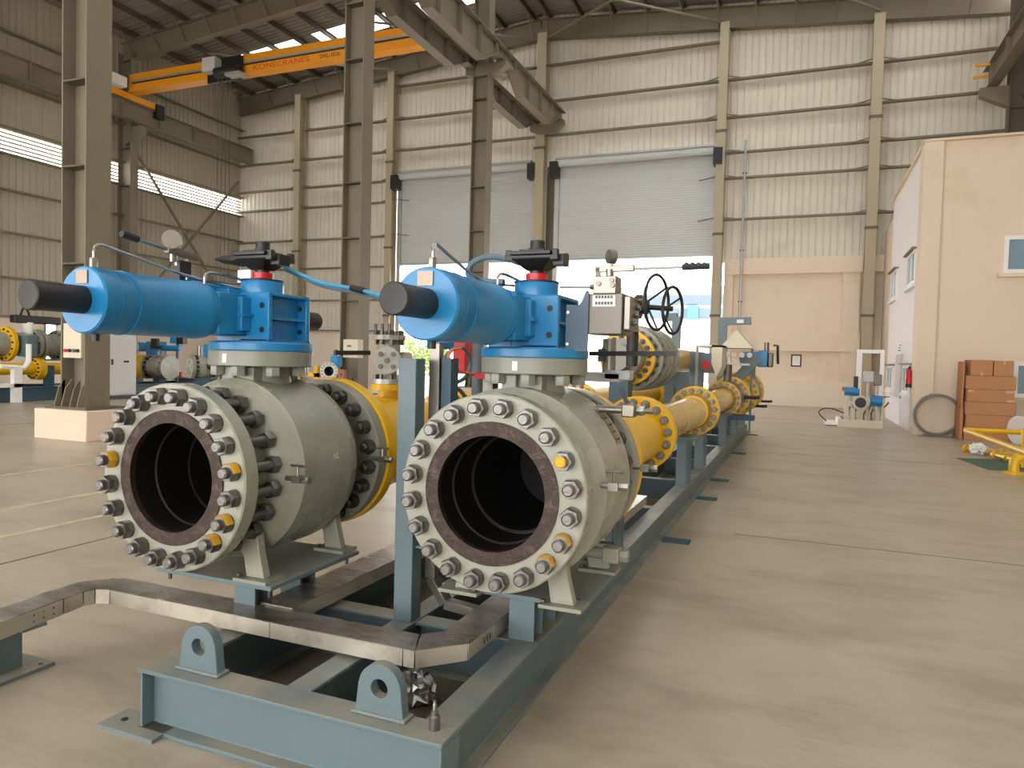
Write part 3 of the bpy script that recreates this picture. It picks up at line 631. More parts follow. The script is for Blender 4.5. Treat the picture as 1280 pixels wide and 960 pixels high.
for i in range(3): MB().box(-1.2075, -1.2055, 2.80-.03*i, 2.806-.03*i, .29, .315).build('splice_slot', 'black', ct)
st = thing('tray_stand', 'blue-grey stand with foot plate under the far left end of the cable tray', 'stand', (-3.34, 2.1, 0))
MB().box(-3.47, -3.225, 1.9, 2.285, 0, .016).build('foot_plate', 'skid_top', st); MB().box(-3.43, -3.31, 2.02, 2.19, .016, .255).build('post', 'skid', st, .004); MB().box(-3.43, -3.1, 2.05, 2.16, .255, .266).build('arm_plate', 'skid', st)
for y in (1.98, 2.24): MB().cyl((-3.26, y, .016), (-3.26, y, .018), .01, n=12).build('bolt_hole', 'black', st)
# conduit riser
cu = thing('cable_riser', 'narrow galvanised cable channel rising beside the blue post to the actuator', 'cable channel', (-1.6, 3.15, .3))
def chn(pts, nm):
    for a, b in zip(pts[:-1], pts[1:]): MB().bar(a, b, .055, .045).build(nm, 'stainless', cu, .002)
chn([(-1.36, 3.02, .31), (-1.54, 3.04, .32)], 'channel'); chn([(-1.54, 3.04, .32), (-1.635, 3.06, .43)], 'channel_elbow'); chn([(-1.635, 3.06, .43), (-1.635, 3.06, 1.57)], 'channel')
MB().box(-1.60, -1.55, 3.05, 3.13, .5, 1.5).build('channel_backing', 'skid_dark', cu)
# crumpled foil
fo = MB(); p = PZ(518, 872, .03); N = 14
fo.sphere((p.x, p.y, .075), .085, 22, (1.15, .8, .85)); fo.v = [(x+random.gauss(0, .011), y+random.gauss(0, .011), max(.013, z+random.gauss(0, .011))) for x, y, z in fo.v]
f_ = fo.build('foil_ball', 'foil'); f_.data.set_sharp_from_angle(angle=R(5)); tag(f_, 'crumpled ball of silver foil inside the front of the skid', 'foil')
# ================================================================ BALL VALVES
ZA = .966
def boltmesh(L, af=.068, nh=.045, sr=.0235, pr=.028, mats=('nut', 'paintmark'), yel=0, back=True):
    mb = MB(); mb.hexa((0, -nh, 0), (0, 0, 0), af); mb.ring((0, -.004, 0), (0, 0, 0), sr, af*.56, 20)
    mb.lathe((0, -nh-pr, 0), (0, L+nh*.8, 0), [(0, sr*.75), (.005, sr), (nh+pr+L+nh*.8-.001, sr)], 14)
    if back: mb.hexa((0, L, 0), (0, L+nh, 0), af)
    me = mb.mesh('bolt', list(mats))
    if yel == 1:
        for p in me.polygons:
            if p.center.y < 0 and p.center.z > .012 and abs(p.normal.y) < .5 and p.area > 2e-4: p.material_index = 1
    if yel == 2:
        for p in me.polygons:
            if p.center.y < -nh-.5*pr: p.material_index = 1
    if yel == 3:
        for p in me.polygons:
            if p.center.y < 0 and abs(p.normal.y) < .6 and p.area > 2e-4: p.material_index = 1
    return me
def boltring(par, c, rad, n, mesh, ph=0, special={}, jit=True):
    for i in range(n):
        a = ph+2*pi*i/n; o = put('bolt', special.get(i, mesh), par, loc=(c[0]+rad*cos(a), c[1], c[2]+rad*sin(a)), rot=(0, random.uniform(0, 1.05) if jit and i not in special else 0, 0))
def flangemesh(ri, ro, th, m, n=72):
    mb = MB(); prof = [(0, ri), (0, ro-.006), (.006, ro), (th-.006, ro), (th, ro-.006), (th, ri)]; vs = []; fs = []
    for t, r in prof: vs += [(r*cos(2*pi*i/n), t, r*sin(2*pi*i/n)) for i in range(n)]
    k = len(prof)
    for j in range(k):
        for i in range(n): fs.append((j*n+i, j*n+(i+1) % n, ((j+1) % k)*n+(i+1) % n, ((j+1) % k)*n+i))
    return mb.add(vs, fs).mesh('flange', m)
def needle(par, p, sx=1, handle=True):                             # small bleed valve pointing +x
    x, y, z = p; b = MB().cyl((x-.06, y, z), (x+.03, y, z), .011, n=12).build_local('bleed_valve', 'stainless', par)
    MB().hexa((x+.02, y, z), (x+.06, y, z), .03).build_local('hex_cap', 'chrome', b)
    MB().box(x-.02, x+.02, y-.016, y+.016, z-.016, z+.016).build_local('block', 'stainless', b)
    if handle:
        MB().cyl((x, y, z+.016), (x, y, z+.055), .006, n=8).build_local('spindle', 'stainless', b); MB().cyl((x-.035, y, z+.058), (x+.035, y, z+.058), .006, n=8).build_local('tee_handle', 'nut', b)
def build_local(s, name, mats, parent=None, bevel=0): return put(name, s.mesh(name, mats), parent, bevel=bevel)
MB.build_local = build_local
def ball_valve(X, Y, yf, L, label, specials, nut='nut'):
    t = thing('ball_valve', label, 'valve', (X, Y, .5), 'big grey-green ball valves at the front of the skid'); z0 = ZA-.5; yr = .47 if yf > -.5 else .525
    A = lambda y: (0, y, z0)
    # body of revolution
    fb = yf+.08; sh = -.33 if yf > -.5 else -.27
    prof = [(fb, .27), (sh-.03, .30), (sh, .36), (sh+.05, .40), (sh+.08, .412), (sh+.085, .418), (.17, .418), (.176, .410), (.24, .40), (.29, .36), (.32, .30), (yr-.08, .27)]
    mb = MB(); mb.lathe(A(0), A(1), [(y-0, r) for y, r in prof], 72, False); mb.build_local('body', 'valve', t)
    ff = put('front_flange', flangemesh(.234, .40, .08, 'valve'), t, loc=A(yf))
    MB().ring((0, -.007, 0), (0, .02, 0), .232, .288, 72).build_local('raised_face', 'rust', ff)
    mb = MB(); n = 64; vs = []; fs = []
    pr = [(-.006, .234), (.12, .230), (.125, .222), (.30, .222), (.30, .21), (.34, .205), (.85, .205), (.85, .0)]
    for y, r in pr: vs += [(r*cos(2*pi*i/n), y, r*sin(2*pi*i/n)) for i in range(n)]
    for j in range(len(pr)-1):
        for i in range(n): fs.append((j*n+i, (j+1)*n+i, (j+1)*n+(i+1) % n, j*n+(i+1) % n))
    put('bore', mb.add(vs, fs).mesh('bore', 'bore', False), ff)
    for y, r in ((.30, .2215), (.36, .206)):
        MB().tube([(r*cos(a*pi/36), y, r*sin(a*pi/36)) for a in range(72)], .0007, 6, closed=True).build_local('seat_ring', 'seat', ff)
    bm0 = boltmesh(L, mats=(nut, 'paintmark')); by = boltmesh(L, mats=(nut, 'paintmark'), yel=1); bo = boltmesh(L, mats=(nut, 'paintmark'), yel=2); ba = boltmesh(L, mats=(nut, 'paintmark'), yel=3)
    mm = {1: by, 2: bo, 3: ba}
    boltring(ff, (0, 0, 0), .347, 20, bm0, R(9), {i: mm[q] for i, q in specials.items()})
    rf = put('rear_flange', flangemesh(.234, .40, .08, 'valve_dark'), t, loc=A(yr-.08))
    boltring(rf, (0, 0, 0), .347, 20, boltmesh(.16, mats=('nut_dark', 'paintmark')), R(9))
    # stem neck and mounting plate
    nk = MB().lathe((0, 0, z0+.33), (0, 0, 1), [(0, .17), (.05, .15), (.09, .138), (.145, .138)], 40).build_local('stem_neck', 'valve_dark', t)
    for a in (-.06, .06): MB().box(a-.035, a+.035, -.16, .16, z0+.34, z0+.47).build_local('neck_rib', 'valve_dark', nk, .004)
    mp = MB().lathe((0, 0, .94), (0, 0, 1.012), [(0, .238), (.004, .242), (.068, .242), (.072, .238)], 64).build_local('mounting_plate', 'valve_dark', t)
    for i in range(8):
        a = i*pi/4+R(12); MB().hexa((.2*cos(a), .2*sin(a), .895), (.2*cos(a), .2*sin(a), .94), .06).build_local('plate_bolt', 'valve_dark', mp)
    MB().box(-.012, .012, -.2435, -.24, .955, .995).build_local('index_mark', 'white', mp)
    # legs
    for sx in (-1, 1):
        for y in (-.30, .26):
            lg = MB(); 
            for q, (xa, za, wd) in enumerate(((.20, .14, .10), (.245, .05, .085), (.275, .016, .085))): pass
            lg.add([(sx*x, y+d, z) for d in (-.022, .022) for x, z in [(u_*(1 if sx > 0 else .7), v_) for u_, v_ in ((.145, .17), (.27, .22), (.285, .13), (.315, .016), (.215, .016), (.20, .10))]],
                   [(5, 4, 3, 2, 1, 0), (6, 7, 8, 9, 10, 11)]+[(i, (i+1) % 6, (i+1) % 6+6, i+6) for i in range(6)])
            l_ = lg.build_local('leg', 'valve', t, .004); MB().box((.265 if sx > 0 else -.19)-.09, (.265 if sx > 0 else -.19)+.09, y-.06, y+.06, .001, .016).build_local('foot_pad', 'valve_dark', l_)
            MB().hexa(((.19 if sx > 0 else -.12), y-.035, .016), ((.19 if sx > 0 else -.12), y-.035, .03), .022).build_local('foot_bolt', 'nut_dark', l_)
    return t
V1X, V1Y, V2X, V2Y = -2.45, 2.775, -1.125, 3.05
# index 0 is just above three o'clock, counting anticlockwise seen from +y axis end
v1 = ball_valve(V1X, V1Y, -.535, .20, 'large grey-green ball valve with long exposed studs, left one, open bore facing us', {0: 1, 18: 1, 17: 1, 9: 3})
v2 = ball_valve(V2X, V2Y, -.47, .085, 'large grey-green ball valve with nameplate and yellow stud end, right one, open bore facing us', {1: 2, 17: 1, 18: 1})
def L_(t, p): return tuple(Vector(p)-Vector(t.location))
needle(v1, L_(v1, PX(372, 599, V1X+.44))); needle(v1, L_(v1, PX(478, 574, V1X+.44)))
needle(v2, L_(v2, PX(767, 608, V2X+.45))); needle(v2, L_(v2, PX(806, 585, V2X+.44)), handle=False)
x, y, z = L_(v2, PX(765, 512, V2X+.33))
vv = MB().cyl((x-.1, y, z), (x+.08, y, z), .017, n=14).build_local('vent_valve', 'stainless', v2); MB().box(x+.05, x+.11, y-.03, y+.03, z-.03, z+.03).build_local('valve_block', 'stainless', vv, .006)
MB().hexa((x+.11, y, z), (x+.15, y, z), .04).build_local('hex_cap', 'chrome', vv); MB().cyl((x+.15, y, z), (x+.19, y, z), .012, n=10).build_local('nipple', 'stainless', vv); MB().bar((x+.07, y, z+.03), (x+.04, y, z+.1), .02, .008).build_local('lever', 'rubber', vv)
x, y, z = L_(v2, PX(757, 692, V2X+.3))
vv = MB().cyl((x-.25, y, z), (x+.02, y, z), .026, n=14).build_local('drain_valve', 'valve', v2); MB().box(x-.01, x+.07, y-.035, y+.035, z-.035, z+.035).build_local('valve_block', 'valve', vv, .006)
MB().hexa((x+.07, y, z), (x+.11, y, z), .05).build_local('hex_cap', 'valve', vv); MB().bar((x-.12, y-.02, z+.05), (x+.04, y, z+.055), .02, .008).build_local('lever', 'rust', vv)
# nameplate on the right valve and chalk mark on the left one
a0 = R(40); npm = MB()
for i in range(7):
    a = R(24+i*4.2); npm.v += [(.421*cos(a), -.0, .466+.421*sin(a)), (.421*cos(a), .075, .466+.421*sin(a))]
npm.f = [(2*i, 2*i+1, 2*i+3, 2*i+2) for i in range(6)]; npm.m = [0]*6
npl = put('nameplate', npm.mesh('nameplate', 'plate'), v2, loc=(0, .06, 0))
for q in range(5):
    a = R(27+q*5); MB().box(-.001, .001, .01, .062-.008*(q % 2), -.004, .004).build_local('engraved_line', 'rust', npl).location = (.4225*cos(a), 0, .466+.4225*sin(a))
cm = textmesh('nL', .05, 'white', .0004); o = put('chalk_mark', cm, v1, loc=(.4205*cos(R(6)), .02, .466+.421*sin(R(6)))); o.rotation_euler = (R(90), 0, R(90))

# ================================================================ ACTUATORS
def actuator(X, Y, label):
    t = thing('valve_actuator', label, 'actuator', (X, Y, 1.512), 'blue hydraulic actuators on the ball valves'); B = lambda z: z-1.512; zc = B(1.687); xa = -.085
    MB().lathe((0, 0, 0), (0, 0, 1), [(0, .240), (.004, .243), (.036, .243), (.042, .236)], 64).build_local('base_disc', 'blue', t)
    h = MB(); z0, z1 = .042, .274
    h.box(-.19, .095, -.1, .15, z0, z1); ho_ = h.build_local('housing', 'blue', t, .006)
    for ya, yb in ((-.125, -.098), (.148, .175)):
        MB().box(-.07, .15, ya, yb, z0, z1).build_local('end_plate', 'blue', ho_, .006)
    MB().box(-.02, .15, -.125, .175, z0, z0+.012).build_local('web_plate', 'blue', ho_); MB().box(-.19, .15, -.12, .17, z1-.014, z1+.002).build_local('top_plate', 'blue', ho_, .004)
    MB().box(.09, .14, -.1, .15, .15, .163).build_local('rib', 'blue', ho_); MB().box(-.22, .06, -.19, -.1, .158, .173).build_local('rib', 'blue', ho_)
    for zz in (.10, .215):
        MB().cyl((.11, -.1255, zz), (.11, -.127, zz), .014, n=16).build_local('bolt_hole', 'black', ho_)
        MB().box(.1505, .1515, -.117, -.109, zz-.004, zz+.004).build_local('bolt_hole', 'black', ho_); MB().cyl((.11, .147, zz), (.11, .1455, zz), .013, n=12).build_local('bolt_hole', 'black', ho_)
    MB().box(-.20, .02, -.30, -.1, .07, z1-.01).build_local('yoke_block', 'blue', t, .008); MB().box(-.17, -.02, -.2, -.11, z1-.05, z1+.012).build_local('top_lug', 'blue', t, .006)
    MB().box(-.03, .045, -.185, -.12, .09, .25).build_local('corner_block', 'blue', t, .006)
    MB().box(-.245, -.10, -.28, .15, z1-.03, z1+.03).build_local('side_rail', 'blue', t, .006)
    # cylinder with end caps
    cy = MB().lathe((xa, -.285, zc), (xa, -2, zc), [(0, .10), (.02, .124), (.05, .127), (.09, .128), (.094, .1255), (.50, .1255), (.504, .128), (.585, .128), (.592, .122)], 64).build_local('cylinder', 'blue', t)
    for y_ in (-.34, -.72, -.80): MB().ring((xa, y_, zc), (xa, y_-.004, zc), .12, .1292, 64).build_local('seam', 'blue', cy)
    MB().lathe((xa, -.87, zc), (xa, -2, zc), [(0, .053), (.185, .053), (.19, .055), (.21, .055), (.214, .050)], 40).build_local('spindle_cover', 'rubber', t)
    MB().box(xa-.03, xa+.03, -.882, -.877, zc+.062, zc+.112).build_local('nameplate', 'plate', cy)
    MB().lathe((xa, .17, zc), (xa, .6, zc), [(0, .05), (.35, .05), (.36, .045)], 28).build_local('rear_cover', 'rubber', t)
    MB().cyl((xa, -.82, zc-.125), (xa, -.82, zc-.155), .014, n=10).build_local('drain_plug', 'black', cy)
    # hydraulic tubing
    MB().hexa((xa, -.83, zc+.125), (xa, -.83, zc+.165), .026).build_local('tube_fitting', 'stainless', t)
    MB().tube([(xa, -.83, zc+.16), (xa, -.83, zc+.20), (xa-.005, -.81, zc+.222), (xa-.02, -.75, zc+.218), (xa-.09, -.25, zc+.15), (xa-.1, .05, zc+.14)], .0065, 8, 2).build_local('hydraulic_tube', 'chrome', t)
    MB().tube([(xa+.02, -.30, zc+.12), (xa+.02, -.30, zc+.165), (xa+.03, -.27, zc+.18), (xa+.04, -.05, zc+.16), (-.02, .12, zc+.15)], .0065, 8, 2).build_local('hydraulic_tube', 'chrome', t)
    MB().tube([(xa-.09, -.3, zc+.148), (xa-.08, -.1, zc+.15), (-.06, .1, zc+.16)], .005, 8, 1).build_local('hydraulic_tube', 'chrome', t)
    # drum and position switch
    dr = MB().lathe((0, 0, z1), (0, 0, 1), [(0, .1), (.06, .1), (.064, .098)], 48).build_local('drum', 'blue', t); MB().lathe((0, 0, z1+.064), (0, 0, 1), [(0, .103), (.006, .103), (.008, .09)], 48).build_local('gasket', 'black', dr)
    sw = MB().lathe((0, 0, B(1.86)), (0, 0, 3), [(0, .034), (.06, .034)], 16).build_local('switch_stem', 'black', t)
    MB().ring((0, 0, B(1.864)), (0, 0, B(1.892)), .03, .05, 32).build_local('indicator_ring', 'red', sw)
    s2 = MB(); 
    s2.lathe((0, 0, B(1.905)), (0, 0, 3), [(0, .055), (.018, .085), (.045, .128), (.05, .128)], 4, ph=R(45))
    s2.box(-.125, .125, -.085, .085, B(1.944), B(1.968)); s2.box(-.135, .06, -.06, .1, B(1.962), B(1.974)); s2.box(-.095, .095, -.1, .1, B(1.968), B(1.985)); s2.box(.09, .142, -.05, .03, B(1.925), B(1.975)); s2.box(-.06, .06, -.075, .075, B(1.983), B(1.995))
    bx_ = s2.build_local('switch_box', 'black', t, .006)
    for a, b in ((-.11, -.07), (.11, -.07), (.11, .07), (-.11, .07)): MB().box(a-.014, a+.014, b-.014, b+.014, B(1.945), B(1.992)).build_local('cover_lug', 'black', bx_, .004)
    MB().lathe((0, 0, B(1.995)), (0, 0, 3), [(0, .04), (.012, .04), (.014, .034), (.045, .034), (.048, .026)], 12).build_local('indicator_cap', 'rubber', bx_)
    return t
a1 = actuator(V1X, V1Y, 'blue hydraulic actuator with black cylinder end cover on the left ball valve')
a2 = actuator(V2X, V2Y, 'blue hydraulic actuator with stainless hand pump box on the right ball valve')
# black gland on the left switch box, cables
MB().lathe((-.10, -.02, .44), (-.26, -.06, .45), [(0, .03), (.1, .022), (.15, .006)], 14).build_local('cable_gland', 'black', a1)
MB().box(-.10, -.02, -.06, .03, .33, .39).build_local('grey_cover', 'white', a1)
c1 = thing('signal_cable', 'pair of blue cables strung from the left switch box to the right actuator', 'cable', (-2.2, 2.9, 1.7))
A_ = [PX(353, 332, V1X+.1), PX(376, 343, V1X+.12), PX(400, 354, V1X+.25), PX(440, 360, V1X+.5), PX(480, 370, V1X+.75), PX(500, 374, V1X+.85)]
MB().tube(A_, .009, 8, 2).build('cable_strand', 'cable_blue', c1); MB().tube([p+Vector((0, .02, -.018)) for p in A_], .007, 8, 2).build('cable_strand', 'cable_grey', c1)
MB().tube([A_[3], A_[3]*.6+A_[4]*.4], .016, 8).build('cable_sleeve', 'rubber', c1)
c2 = thing('signal_cable', 'thick blue-grey cable looping from the right switch box down to its actuator', 'cable', (V2X-.2, V2Y, 1.8))
MB().tube([(V2X-.12, V2Y-.03, 1.955), (V2X-.2, V2Y-.05, 1.975), (V2X-.30, V2Y-.05, 1.955), (V2X-.33, V2Y-.05, 1.90), (V2X-.31, V2Y-.03, 1.86)], .014, 10, 2).build('cable_strand', 'cable_grey', c2)
MB().tube([(V2X-.26, V2Y-.05, 1.845), (V2X-.42, V2Y-.1, 1.81), (V2X-.6, V2Y-.1, 1.79)], .014, 10, 1).build('cable_strand', 'cable_blue', c2); MB().tube([(V2X-.3, V2Y-.05, 1.86), (V2X-.14, V2Y-.05, 1.85)], .018, 10).build('cable_clamp', 'cable_grey', c2)
# ---- hand pump of the left actuator
hp = thing('hand_pump', 'chrome lever hand pump with round gauge behind the left actuator', 'pump', (V1X-.3, V1Y+.1, 1.75)); XP = V1X-.3
gq = PX(215, 300, XP); p0 = PX(152, 292, XP); p1 = PX(172, 299, XP); p2 = PX(208, 311, XP); p3 = PX(246, 323, XP)
MB().tube([p0, p1], .016, 10).build('grip', 'black', hp); MB().tube([p1, p2], .010, 10).build('lever', 'chrome', hp); MB().bar(p2, p3, .03, .035).build('lever_arm', 'stainless', hp, .003)
MB().cyl(gq-Vector((-.02, .02, 0)), gq+Vector((-.02, .02, 0)), .043, n=32).build('gauge', 'stainless', hp); MB().cyl(gq+Vector((.0, 0, -.04)), gq+Vector((0, 0, -.1)), .009, n=8).build('gauge_stem', 'chrome', hp)
q = (p2+p3)/2; MB().box(q.x-.025, q.x+.025, q.y-.035, q.y+.035, 1.79, q.z-.035).build('pump_block', 'rubber', hp, .004); MB().box(q.x-.05, q.x+.10, q.y-.09, q.y+.09, 1.70, 1.79).build('mounting_block', 'blue', hp, .004)
for d in (-.03, .03): MB().cyl((q.x, q.y+d, q.z-.06), (q.x, q.y+d, q.z), .01, n=8).build('link_pin', 'chrome', hp)
# ---- stainless cabinet and hand pump of the right actuator
YQ = 2.96; cb = thing('pump_cabinet', 'stainless steel hydraulic cabinet with white label beside the right actuator', 'cabinet', (-.8, YQ+.1, 1.6))
pa = PY(733, 367, YQ); pb = PY(777, 418, YQ); x0, x1, z0, z1 = pa.x, pb.x, pb.z, pa.z
MB().box(x0, x1, YQ, YQ+.2, z0, z1).build('cabinet_shell', 'steelbox', cb, .004)
l0 = PY(741, 368, YQ); l1 = PY(769, 383, YQ); lb = MB().box(l0.x, l1.x, YQ-.002, YQ-.0005, l1.z, l0.z-.004).build('label_sheet', 'white', cb)
for q in range(2):
    for r_ in range(6):
        xx = l0.x+.012+r_*(l1.x-l0.x-.02)/6; MB().box(xx, xx+.010, YQ-.003, YQ-.002, l1.z+.008+q*.026, l1.z+.02+q*.026).build('label_mark', 'steel_dark', lb)
MB().box(x1+.001, x1+.03, YQ+.02, YQ+.2, z0+.02, z1-.01).build('side_manifold', 'stainless', cb, .004)
for q in range(4): MB().hexa((x1+.03, YQ+.06+.035*q, z0+.05+.035*q), (x1+.05, YQ+.06+.035*q, z0+.05+.035*q), .022).build('manifold_bolt', 'nut', cb)
YK = YQ; YQ = 2.945; x0 = PY(735, 400, YQ).x
br_ = thing('mounting_bracket', 'dark blue-grey curved bracket plate holding the stainless cabinet', 'bracket', (x0-.06, YQ-.02, z0))
c0 = PY(708, 382, YQ); cz = PY(708, 430, YQ)
zt_ = PY(731, 364, YQ).z
po = [(c0.x, cz.z-.03), (x0, cz.z-.03), (x0, zt_), (x0-.012, zt_+.004), (x0-.03, c0.z+.02), (x0-.045, c0.z), (c0.x, c0.z+.005)]
MB().add([(x, YQ, z) for x, z in po]+[(x, YQ+.012, z) for x, z in po], [tuple(range(7)), tuple(reversed(range(7, 14)))]+[(i, (i+1) % 7, (i+1) % 7+7, i+7) for i in range(7)]).build('bracket_plate', 'blue_dark', br_)
for zz in (cz.z, c0.z-.03): MB().hexa((c0.x+.012, YQ, zz), (c0.x+.012, YQ-.012, zz), .014).build('bracket_bolt', 'chrome', br_)
YQ = YK
hp = thing('hand_pump', 'stainless lever hand pump with gauge and black grip on top of the steel cabinet', 'pump', (-.8, YQ+.1, z1)); G = lambda a, b: PY(a, b, YQ+.08)
u = G(745, 363); v = G(774, 346); MB().box(u.x, v.x, YQ+.03, YQ+.13, z1+.001, v.z).build('pump_block', 'stainless', hp, .004)
u = G(747, 346); v = G(772, 338); MB().cyl(((u.x+v.x)/2+.01, YQ+.08, u.z), ((u.x+v.x)/2+.01, YQ+.08, v.z+.005), .018, n=12).build('piston', 'stainless', hp)
MB().bar(G(745, 337), G(793, 335), .02, .028).build('lever_arm', 'stainless', hp, .003); MB().bar(G(748, 349), G(747, 335), .02, .02).build('link', 'steelbox', hp)
MB().tube([G(793, 336), G(853, 334)], .006, 10).build('lever', 'galv', hp); MB().tube([G(853, 334), G(887, 332.5)], .013, 10).build('grip', 'black', hp)
for q in range(4): MB().sphere(G(858+7.5*q, 331.5), .013, 10).build('grip_ridge', 'black', hp)
gq = G(764.5, 321); MB().cyl(gq-Vector((.012, .01, 0)), gq+Vector((.012, .01, 0)), .031, n=28).build('gauge', 'stainless', hp); MB().cyl(gq-Vector((0, 0, .028)), G(764.5, 335), .007, n=8).build('gauge_stem', 'chrome', hp)
MB().tube([G(700, 359), G(742, 359)], .007, 8).build('hydraulic_tube', 'galv', hp); MB().hexa(G(738, 359), G(746, 359), .022).build('tube_fitting', 'stainless', hp)
for q, (a, b) in enumerate(((752, 356), (768, 352), (769, 358))): MB().cyl(G(a, b)-Vector((0, .06, 0)), G(a, b), .011, n=10).build('port_plug', 'nut', hp)
# ================================================================ PIPEWORK ON THE SKID
def ybolts(n=2): pass
BS = boltmesh(.09, af=.058, nh=.045, sr=.02, pr=.026, mats=('nut', 'paintmark')); BG = boltmesh(.09, af=.05, nh=.034, sr=.016, pr=.016, mats=('nut_dark', 'paintmark'))
BT = boltmesh(.06, af=.034, nh=.024, sr=.011, pr=.014, mats=('nut_dark', 'paintmark'))
def flange(par, X, y, Z, ro, ri, th, m, n, bm=None, rb=None, nm='flange'):
    f = put(nm, flangemesh(ri, ro, th, m, 48), par, loc=Vector((X, y, Z))-Vector(par.location))
    if bm: boltring(f, (0, 0, 0), rb or ro-.055, n, bm, R(7))
    return f
def tubeY(par, X, Z, prof, m, nm='pipe_length', n=40):
    return MB().lathe((X, 0, Z), (X, 1, Z), prof, n, False).build(nm, m, par)
# right line
X = V2X
t = thing('pipe_spool', 'yellow reducer spool bolted to the back of the right ball valve', 'pipe', (X, 4.4, .5), 'yellow pipe spools of the right line')
flange(t, X, V2Y+.472, ZA, .40, .23, .08, 'yellow', 0); tubeY(t, X, ZA, [(3.6, .30), (3.66, .27), (3.9, .255), (4.4, .225), (4.9, .205), (5.22, .20), (5.28, .22), (5.3, .24)], 'yellow')
f = flange(t, X, 5.3, ZA, .285, .17, .062, 'yellow', 16, BS, .235)
t = thing('pipe_spool', 'film-wrapped yellow pipe between the first two bolted flanges of the right line', 'pipe', (X, 6.8, .7), 'yellow pipe spools of the right line')
flange(t, X, 5.365, ZA, .285, .16, .055, 'yellow', 0); tubeY(t, X, ZA, [(5.42, .20), (5.5, .165), (8.3, .165), (8.36, .18), (8.4, .2)], 'yellow_film'); flange(t, X, 8.4, ZA, .285, .16, .055, 'yellow', 16, BS, .235)
MB().ring((X, 8.2, ZA), (X, 8.23, ZA), .16, .185, 40).build('weld_bead', 'yellow', t)
t = thing('pipe_spool', 'film-wrapped yellow pipe behind the second bolted flange of the right line', 'pipe', (X, 10, .7), 'yellow pipe spools of the right line')
flange(t, X, 8.458, ZA, .285, .16, .055, 'yellow', 0); tubeY(t, X, ZA, [(8.5, .2), (8.56, .165), (11.6, .165), (11.66, .2)], 'yellow_film'); flange(t, X, 11.66, ZA, .28, .16, .055, 'yellow', 16, BS, .232)
t = thing('inline_valve', 'small dark grey inline valve between yellow flanges of the right line', 'valve', (X, 12.4, .7))
tubeY(t, X, ZA, [(11.72, .2), (11.8, .24), (12.1, .27), (12.6, .27), (12.9, .24), (13.0, .2)], 'steelbox', 'body'); MB().cyl((X, 12.35, ZA+.2), (X, 12.35, ZA+.55), .07, n=16).build('stem', 'steelbox', t); MB().tube([(X, 12.35, ZA-.2), (X+.1, 12.35, ZA-.32), (X+.35, 12.3, ZA-.32)], .03, 8).build('drain_pipe', 'rubber', t)
MB().box(X-.1, X+.45, 12.2, 12.5, ZA-.36, ZA-.28).build('drip_tray', 'skid_dark', t)
t = thing('pipe_spool', 'yellow far-end spool with stacked large flanges at the end of the right line', 'pipe', (X, 14.6, .6), 'yellow pipe spools of the right line')
flange(t, X, 13.0, ZA, .34, .16, .06, 'yellow', 16, BS, .28); tubeY(t, X, ZA, [(13.06, .2), (13.3, .24), (14.0, .3), (14.3, .3)], 'yellow'); flange(t, X, 14.3, ZA, .41, .2, .08, 'yellow', 18, BS, .35)
tubeY(t, X, ZA, [(14.38, .3), (15.2, .3)], 'valve'); flange(t, X, 15.2, ZA, .41, .2, .08, 'valve', 0); flange(t, X, 15.9, ZA, .43, .2, .08, 'yellow', 18, BS, .37); tubeY(t, X, ZA, [(15.28, .3), (15.9, .3)], 'yellow')
for k, (a, b) in enumerate(((962, 502), (955, 508), (945, 497))):
    p = PX(a, b, X+.45); MB().tube([(X+.1, p.y, p.z), p, p+Vector((.06, 0, .01))], .03, 8).build('drain_valve', 'rubber', t)
# left line
X = V1X
t = thing('pipe_spool', 'yellow reducer spool with vertical branch behind the left ball valve', 'pipe', (X, 4.0, .5))
flange(t, X, V1Y+.527, ZA, .41, .23, .085, 'yellow', 0); tubeY(t, X, ZA, [(3.39, .33), (3.5, .31), (4.2, .25), (4.6, .22), (4.75, .24)], 'yellow'); flange(t, X, 4.78, ZA, .30, .2, .06, 'yellow', 16, BS, .245)
MB().lathe((X, 3.94, ZA+.2), (X, 3.94, 3), [(0, .07), (.12, .065), (.121, .11), (.16, .11)], 28).build('branch', 'yellow', t)
t2 = thing('pipe_spool', 'yellow pipe run continuing along the left line of the skid', 'pipe', (X, 8, .6))
flange(t2, X, 4.845, ZA, .30, .2, .06, 'yellow', 0); tubeY(t2, X, ZA, [(4.9, .2), (5.0, .18), (8, .18), (8.05, .2)], 'yellow'); flange(t2, X, 8.05, ZA, .30, .16, .06, 'yellow', 16, BS, .245); tubeY(t2, X, ZA, [(8.1, .2), (12.5, .2)], 'yellow'); flange(t2, X, 12.5, ZA, .36, .16, .07, 'yellow', 16, BS, .3)
# relief valve standing on the branch
Zr = ZA+.362; Yr = 3.94
rv = thing('relief_valve', 'small grey-green flanged check valve standing upright on the yellow branch', 'valve', (X, Yr, Zr))
def vfl(z, r, th, m, n=8, nm='flange', par=rv):
    f = MB().cyl((X, Yr, z), (X, Yr, z+th), r, n=32).build(nm, m, par)
    for i in range(n):
        a = 2*pi*i/n; MB().hexa((X+(r-.022)*cos(a), Yr+(r-.022)*sin(a), z-.03), (X+(r-.022)*cos(a), Yr+(r-.022)*sin(a), z+th+.03), .026).build('bolt', 'nut_dark', f)
vfl(Zr, .105, .03, 'galv'); MB().lathe((X, Yr, Zr+.03), (X, Yr, 3), [(0, .055), (.06, .05), (.12, .075), (.2, .075), (.25, .06)], 28).build('body', 'valve', rv)
vfl(Zr+.28, .105, .03, 'valve', 8)
for i in range(3): MB().cyl((X-.05+.05*i, Yr-.08, Zr+.31), (X-.05+.05*i, Yr-.08, Zr+.38), .011, n=8).build('top_stud', 'nut_dark', rv)
